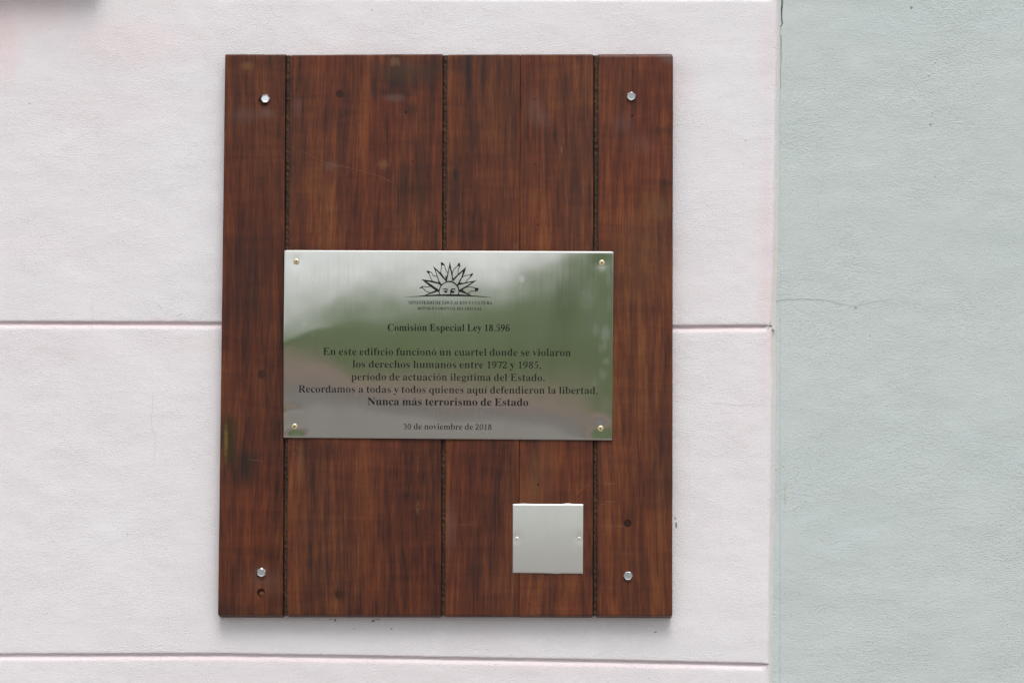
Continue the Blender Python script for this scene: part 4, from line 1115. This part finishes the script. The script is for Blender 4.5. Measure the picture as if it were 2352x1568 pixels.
def digit(c, W, H):
    ell = lambda x, y, a, b: [(x + a * math.cos(k * math.pi / 4), y + b * math.sin(k * math.pi / 4)) for k in range(8)]
    six = [(405, 630), (260, 560), (140, 430), (95, 250), (130, 80), (245, 18), (360, 75), (400, 200), (350, 335), (245, 375), (140, 320)]
    D = {'0': (500, [(ell(250, 322, 165, 305), 1)]),
         '1': (480, [([(255, 10), (255, 630)], 0), ([(130, 545), (255, 620)], -2), ([(130, 16), (375, 16)], -1)]),
         '2': (480, [([(75, 480), (115, 590), (215, 630), (325, 585), (350, 480), (295, 345), (175, 195), (55, 55)], 0), ([(50, 40), (420, 40)], -3), ([(405, 40), (440, 150)], -2)]),
         '3': (470, [([(85, 545), (150, 615), (245, 625), (325, 550), (300, 420), (180, 350)], 0), ([(180, 352), (310, 320), (365, 200), (310, 70), (190, 16), (60, 50)], 0)]),
         '5': (470, [([(150, 605), (395, 625)], -3), ([(160, 610), (118, 360)], -1), ([(118, 365), (230, 385), (340, 320), (365, 200), (300, 70), (180, 16), (60, 50)], 0)]),
         '6': (490, [(six, 0)]),
         '7': (470, [([(60, 600), (430, 600)], -3), ([(425, 600), (330, 330), (205, 0)], 0), ([(70, 610), (50, 500)], -1)]),
         '8': (490, [(ell(245, 490, 112, 138), 1), (ell(245, 178, 150, 165), 1)]),
         '9': (490, [([(490 - x, 645 - y) for x, y in six], 0)])}
    adv, st = D[c]
    out = []
    for pts, kd in st:
        if kd >= 0:
            out.append(nib_stroke(pts, W, H, kd == 1))
        elif kd == -1:
            out.append(nib_stroke(pts, H * 1.1, H * 1.1))
        elif kd == -2:
            out.append(nib_stroke(pts, H * 1.5, H * 1.5))
        else:
            out.append(nib_stroke(pts, H * 1.9, H * 1.9))
    return adv, out


def fill_curves(loops):
    """2D closed loops (with holes by even-odd) -> verts, faces"""
    cu = bpy.data.curves.new('f', 'CURVE')
    cu.dimensions = '2D'
    cu.fill_mode = 'BOTH'
    for lp in loops:
        sp = cu.splines.new('POLY')
        sp.points.add(len(lp) - 1)
        for k, p in enumerate(lp):
            sp.points[k].co = (p[0], p[1], 0, 1)
        sp.use_cyclic_u = True
    ob = bpy.data.objects.new('f', cu)
    me = ob.to_mesh()
    v = [(a.co.x, a.co.y) for a in me.vertices]
    f = [tuple(p.vertices) for p in me.polygons]
    ob.to_mesh_clear()
    bpy.data.objects.remove(ob); bpy.data.curves.remove(cu)
    return v, f


def thin_loop(lp, d, dv):
    m = len(lp)
    out = []
    for i in range(m):
        a = Vector(lp[i - 1]); p = Vector(lp[i]); b = Vector(lp[(i + 1) % m])
        t1 = (p - a); t2 = (b - p)
        if t1.length < 1e-6 or t2.length < 1e-6:
            out.append(tuple(p)); continue
        t = t1.normalized() + t2.normalized()
        if t.length < 1e-6:
            out.append(tuple(p)); continue
        t.normalize()
        nrm = Vector((-t.y, t.x))
        out.append((p.x + nrm.x * d, p.y + nrm.y * dv))
    return out


GC = {}
def glyph(ch, thin):
    key = (ch, thin)
    if key in GC:
        return GC[key]
    base = {'á': 'a', 'é': 'e', 'í': 'i', 'ó': 'o', 'ú': 'u', 'Ó': 'O', 'Ú': 'U', 'ı': 'i'}.get(ch, ch)
    if base.isdigit():
        adv, st = digit(base, 100 if thin > 5 else 130, 46)
        V, F = [], []
        for L_, R_, closed in st:
            o = len(V); m = len(L_)
            V += [tuple(p) for p in L_] + [tuple(p) for p in R_]
            for k in range(m if closed else m - 1):
                F.append((o + k, o + m + k, o + m + (k + 1) % m, o + (k + 1) % m))
        GC[key] = (adv, V, F)
        return GC[key]
    if base in '.,':
        r = 66 if thin else 80
        lp = [(r + 60 + r * math.cos(k * math.pi / 6), 38 + r * math.sin(k * math.pi / 6)) for k in range(12)]
        V, F = list(lp), [tuple(range(12))]
        if base == ',':
            V += [(r + 60, 0), (2 * r + 58, 30), (r + 80, -70), (r + 25, -130), (r + 18, -112), (r + 65, -50)]
            F.append((12, 13, 14, 15, 16, 17)[::-1])
        GC[key] = (2 * r + 120, V, F)
        return GC[key]
    adv, loops = GL[base]
    loops = [[tuple(p) for p in l] for l in loops]
    if base == 'i' and ch in 'íı':
        loops = [l for l in loops if min(p[1] for p in l) < 500]
    if thin:
        # outer outlines run one way, holes the other: the sign of the area says which side is ink
        big = max(loops, key=lambda l: abs(sum(a[0] * b[1] - b[0] * a[1] for a, b in zip(l, l[1:] + l[:1]))))
        ar = sum(a[0] * b[1] - b[0] * a[1] for a, b in zip(big, big[1:] + big[:1]))
        s = 1 if ar > 0 else -1
        loops = [thin_loop(l, thin * s, thin * .12 * s) for l in loops]
    V, F = fill_curves(loops)
    if ch in 'áéíóúÓÚ':
        xs = [p[0] for p in V]
        cx_ = (min(xs) + max(xs)) / 2
        top = 690 if ch in 'ÓÚ' else 500
        o = len(V)
        V += [(cx_ - 30, top + 30), (cx_ + 5, top + 25), (cx_ + 120, top + 165), (cx_ + 60, top + 200)]
        F.append((o, o + 1, o + 2, o + 3))
    GC[key] = (adv, V, F)
    return GC[key]


def text_line(name, s, x0, x1, yl, yr, cap, thin, label, space=230, track=0):
    s = s.replace('fi', 'fı')
    pen = 0
    items = []
    for ch in s:
        if ch == ' ':
            pen += space; continue
        adv, V, F = glyph(ch, thin)
        items.append((pen, V, F))
        pen += adv + track
    mn = min(p + v[0] for p, V, F in items[:1] for v in V)
    mx = max(p + v[0] for p, V, F in items[-1:] for v in V)
    sx = (x1 - x0) / (mx - mn)
    sy = cap / 670.0
    vs, fs = [], []
    for pen_, V, F in items:
        o = len(vs)
        for v in V:
            px = x0 + (pen_ + v[0] - mn) * sx
            bl = yl + (yr - yl) * (px - x0) / (x1 - x0)
            py = bl - v[1] * sy
            vs.append(tuple(P(px, py, plate_y(px, py) - .00018)))
        fs += [tuple(i + o for i in f) for f in F]
    mesh_obj(name, vs, fs, M_BLACK, plaque, plaque, False, label=label)


def zx(X): return (X / 1.68 + 1100) / 1.7415
def z1(Y): return (Y / 1.68 + 980) / 1.7415
def z2(Y): return (Y / 1.68 + 1360) / 1.7415


TH_ = 12
text_line('inscription_line', 'MINISTERIO DE EDUCACIÓN Y CULTURA', 937.9, 1130.7, 698.2, 699.2, 7.3, 2, 'small capitals reading MINISTERIO DE EDUCACIÓN Y CULTURA')
text_line('inscription_line', 'REPÚBLICA ORIENTAL DEL URUGUAY', 959.6, 1106.3, 711.0, 711.8, 6.0, 0, 'smaller capitals reading REPÚBLICA ORIENTAL DEL URUGUAY')
text_line('inscription_line', 'Comisión Especial Ley 18.596', 890.4, 1170.7, z1(576), z1(578), 15.7, 3, 'bold line reading Comisión Especial Ley 18.596')
text_line('inscription_line', 'En este edificio funcionó un cuartel donde se violaron', zx(323), zx(1988), z2(99), z2(107), 16.2, TH_, 'line reading En este edificio funcionó un cuartel donde se violaron')
text_line('inscription_line', 'los derechos humanos entre 1972 y 1985,', zx(522), zx(1787), z2(184), z2(190), 16.2, TH_, 'line reading los derechos humanos entre 1972 y 1985')
text_line('inscription_line', 'período de actuación ilegítima del Estado.', zx(513), zx(1812), z2(268), z2(275), 16.2, TH_, 'line reading período de actuación ilegítima del Estado')
text_line('inscription_line', 'Recordamos a todas y todos quienes aquí defendieron la libertad.', zx(157), zx(2168), z2(350), z2(361), 16.2, TH_, 'longest line, reading Recordamos a todas y todos quienes aquí defendieron la libertad')
text_line('inscription_line', 'Nunca más terrorismo de Estado', zx(622), zx(1702), z2(435), z2(441), 16.8, 0, 'bold line reading Nunca más terrorismo de Estado')
text_line('inscription_line', '30 de noviembre de 2018', zx(864), zx(1455), z2(598), z2(602), 13.4, TH_, 'date line reading 30 de noviembre de 2018')

# ---- sun emblem
emblem = bpy.data.objects.new('sun_emblem', None)
COL.objects.link(emblem)
emblem.parent = plaque
emblem['label'] = 'engraved outline of a half sun with a face rising over a thin horizon line'


def E2(X, Y):
    return (1580 + X / 5.345) / 1.7415, (1020 + Y / 5.345) / 1.7415


def emb(name, loops, lift=.00018):
    V, F = fill_curves([[(x, -y) for x, y in l] for l in loops])
    vs = []
    for x, y in V:
        px, py = E2(x, -y)
        vs.append(tuple(P(px, py, plate_y(px, py) - lift)))
    mesh_obj(name, vs, F, M_BLACK, emblem, plaque)


def spl(pts, closed=True, steps=6):
    m = len(pts); q = []
    for i in range(m if closed else m - 1):
        if closed:
            a, b, c, d = (Vector(pts[(i + k) % m]) for k in (-1, 0, 1, 2))
        else:
            a, b, c, d = Vector(pts[max(i - 1, 0)]), Vector(pts[i]), Vector(pts[i + 1]), Vector(pts[min(i + 2, m - 1)])
        for s in range(steps):
            t = s / steps
            q.append(tuple(.5 * ((2 * b) + (c - a) * t + (2 * a - 5 * b + 4 * c - d) * t * t + (3 * b - a - 3 * c + d) * t ** 3)))
    if not closed:
        q.append(tuple(pts[-1]))
    return q


def arc(cx_, cy_, r, a0, a1, n=40):
    return [(cx_ + r * math.cos(R(a0 + (a1 - a0) * k / n)), cy_ - r * math.sin(R(a0 + (a1 - a0) * k / n))) for k in range(n + 1)]


emb('sun_disc', [arc(1155, 785, 222, -15, 195) + arc(1155, 785, 201, 195, -15)])
straight = [
    ([(1172, 138), (1234, 420), (1226, 575), (1200, 565), (1120, 560), (1088, 560), (1125, 400)], [(1172, 268), (1216, 480), (1216, 552), (1112, 552), (1134, 440)]),
    ([(808, 230), (1000, 400), (1115, 565), (1090, 590), (985, 650), (945, 600), (885, 430), (850, 320)], [(885, 330), (1090, 568), (992, 622), (940, 540), (898, 410), (872, 338)]),
    ([(562, 517), (790, 548), (960, 592), (1000, 640), (975, 660), (950, 770), (890, 770), (745, 670)], [(672, 562), (930, 618), (980, 655), (944, 740), (890, 710), (770, 625)]),
    ([(1522, 250), (1488, 380), (1430, 500), (1370, 625), (1340, 650), (1235, 575), (1238, 540), (1330, 420)], [(1452, 352), (1420, 470), (1330, 630), (1243, 562), (1330, 460)]),
    ([(1755, 538), (1590, 650), (1375, 775), (1350, 700), (1325, 640), (1400, 610), (1520, 580)], [(1645, 580), (1540, 650), (1378, 740), (1350, 648), (1480, 615)]),
    ([(620, 862), (760, 800), (880, 745), (940, 760), (955, 842), (680, 862)], [(680, 855), (925, 778), (938, 838)]),
    ([(1640, 866), (1560, 815), (1370, 745), (1350, 840), (1600, 868)], [(1595, 858), (1372, 782), (1357, 838)]),
]
for i, (o_, n_) in enumerate(straight):
    emb('straight_ray', [o_, n_], .00018 + .00001 * (i + 1))
wavy = [
    [(988, 162), (1040, 190), (1068, 250), (1082, 310), (1108, 350), (1128, 390), (1118, 440), (1095, 462), (1100, 500), (1075, 522), (1050, 492), (1010, 468), (1008, 430), (985, 395), (982, 330), (996, 250)],
    [(680, 348), (735, 352), (785, 385), (820, 440), (875, 452), (915, 475), (925, 530), (938, 575), (900, 598), (840, 582), (790, 540), (756, 480), (738, 415)],
    [(528, 708), (595, 668), (665, 682), (720, 680), (775, 668), (830, 695), (868, 745), (845, 788), (745, 800), (660, 770), (615, 722), (565, 695)],
    [(1368, 172), (1332, 240), (1272, 290), (1238, 352), (1222, 420), (1232, 470), (1240, 505), (1270, 492), (1300, 458), (1345, 420), (1350, 340), (1362, 280), (1388, 225)],
    [(1660, 392), (1600, 425), (1520, 438), (1455, 460), (1412, 510), (1395, 548), (1380, 588), (1430, 600), (1500, 590), (1540, 540), (1590, 490), (1640, 440)],
    [(1778, 718), (1700, 702), (1640, 682), (1570, 680), (1500, 700), (1438, 748), (1480, 775), (1510, 808), (1560, 828), (1610, 778), (1690, 772), (1755, 765)],
]
for i, p in enumerate(wavy):
    q = spl(p, True, 5)
    L_, R_, _ = nib_stroke([Vector(a) for a in q], 15, 15, True, 1)
    V = [tuple(a) for a in L_] + [tuple(a) for a in R_]
    m = len(L_)
    vs = [tuple(P(*E2(*v), plate_y(*E2(*v)) - .00024 - .00001 * i)) for v in V]
    mesh_obj('wavy_ray', vs, [(k, m + k, m + (k + 1) % m, (k + 1) % m) for k in range(m)], M_BLACK, emblem, plaque)
for pts in ([(988, 160), (1050, 195), (1062, 225), (1000, 215)], [(676, 346), (745, 355), (735, 400)], [(520, 712), (590, 668), (600, 690), (572, 708)], [(1370, 168), (1392, 225), (1370, 245), (1345, 232)], [(1664, 388), (1650, 440), (1600, 470), (1615, 425)], [(1782, 715), (1770, 762), (1730, 772), (1705, 740), (1700, 705)],
            [(1075, 455), (1105, 440), (1100, 530), (1080, 545)], [(925, 560), (950, 560), (985, 640), (940, 610)], [(860, 740), (890, 700), (950, 770), (940, 780), (880, 770)], [(1228, 500), (1260, 520), (1235, 560)], [(1375, 590), (1450, 600), (1350, 640)], [(1380, 768), (1440, 740), (1500, 800), (1570, 830), (1600, 862)]):
    emb('ray_tip', [pts], .00034)
emb('horizon_line', [spl([(170, 901), (400, 882), (620, 862), (900, 843), (1175, 838), (1450, 843), (1640, 862), (1850, 880), (2135, 914)], False) + spl([(2135, 914), (1850, 896), (1600, 884), (1175, 880), (900, 878), (400, 893), (170, 901)], False)], .00036)
emb('face', [spl([(1008, 737), (1048, 713), (1092, 715), (1138, 738), (1122, 752), (1072, 734), (1040, 734)])], .0003)
emb('face', [spl([(1028, 772), (1070, 758), (1112, 764), (1120, 788), (1098, 806), (1060, 806), (1074, 794), (1044, 784)])], .0003)
emb('face', [[(1182, 840), (1180, 770), (1195, 728), (1225, 714), (1288, 716), (1292, 738), (1232, 742), (1214, 756), (1240, 768), (1298, 770), (1270, 786), (1266, 808), (1244, 818), (1228, 806), (1208, 810), (1206, 840)]], .0003)

# ------------------------------------------------------------------ small blank steel plate
SP0 = BT - .0005
sc4 = ((1178.3, 1157.2), (1339.2, 1157.6), (1338.4, 1316.2), (1178.2, 1314.3))
qb = P(1258, 1315, SP0)
small = thing('small_metal_plate', 'small square matt steel plate screwed to the lower right of the wooden board', 'plate', (qb.x, SP0, qb.z))
N = 40
vs = []
for j in range(N + 1):
    for i in range(N + 1):
        u, v = i / N, j / N
        x = (sc4[0][0] + (sc4[1][0] - sc4[0][0]) * u) * (1 - v) + (sc4[3][0] + (sc4[2][0] - sc4[3][0]) * u) * v
        y = (sc4[0][1] + (sc4[1][1] - sc4[0][1]) * u) * (1 - v) + (sc4[3][1] + (sc4[2][1] - sc4[3][1]) * u) * v
        if j == 0:
            y -= 1.3 * math.exp(-((u - .78) / .06) ** 2) + .7 * math.exp(-((u - .15) / .08) ** 2)
        if j == N:
            y += 1.1 * math.exp(-((u - .62) / .07) ** 2)
        p = P(x, y, SP0)
        h = .0012 + .0010 * math.sin(v * math.pi) - .0006 * (v ** 6) - .0004 * math.exp(-(((u - .055) / .06) ** 2 + ((v - .5) / .07) ** 2)) - .0004 * math.exp(-(((u - .945) / .06) ** 2 + ((v - .5) / .07) ** 2))
        vs.append((p.x, SP0 - h, p.z))
W1 = N + 1
fs = [(j * W1 + i, (j + 1) * W1 + i, (j + 1) * W1 + i + 1, j * W1 + i + 1) for j in range(N) for i in range(N)]
rim2 = [i for i in range(W1)] + [j * W1 + N for j in range(1, N + 1)] + [N * W1 + i for i in range(N - 1, -1, -1)] + [j * W1 for j in range(N - 1, 0, -1)]
def ring2(off, dy):
    bi = len(vs)
    for k in rim2:
        v = vs[k]
        c_, r_ = k % W1, k // W1
        ox = off if c_ == N else (-off if c_ == 0 else 0)
        oz = off if r_ == 0 else (-off if r_ == N else 0)
        vs.append((v[0] + ox, v[1] + dy, v[2] + oz))
    return list(range(bi, bi + len(rim2)))
q1 = ring2(.0003, .0002); q2 = ring2(.0004, .0010)
for a, b in ((rim2, q1), (q1, q2)):
    for k in range(len(rim2)):
        fs.append((a[k], a[(k + 1) % len(rim2)], b[(k + 1) % len(rim2)], b[k]))
fs.append(tuple(q2[::-1]))
mesh_obj('plate', vs, fs, M_STEEL2, small, small, True)
M_PALE = simple('pale_screw', (.72, .72, .62), .45, .6)
screw(1187.2, 1237, SP0 - .0018, 4.6 * S, small, M_PALE, 10, True)
screw(1330.2, 1237, SP0 - .0018, 4.4 * S, small, M_PALE, 45)
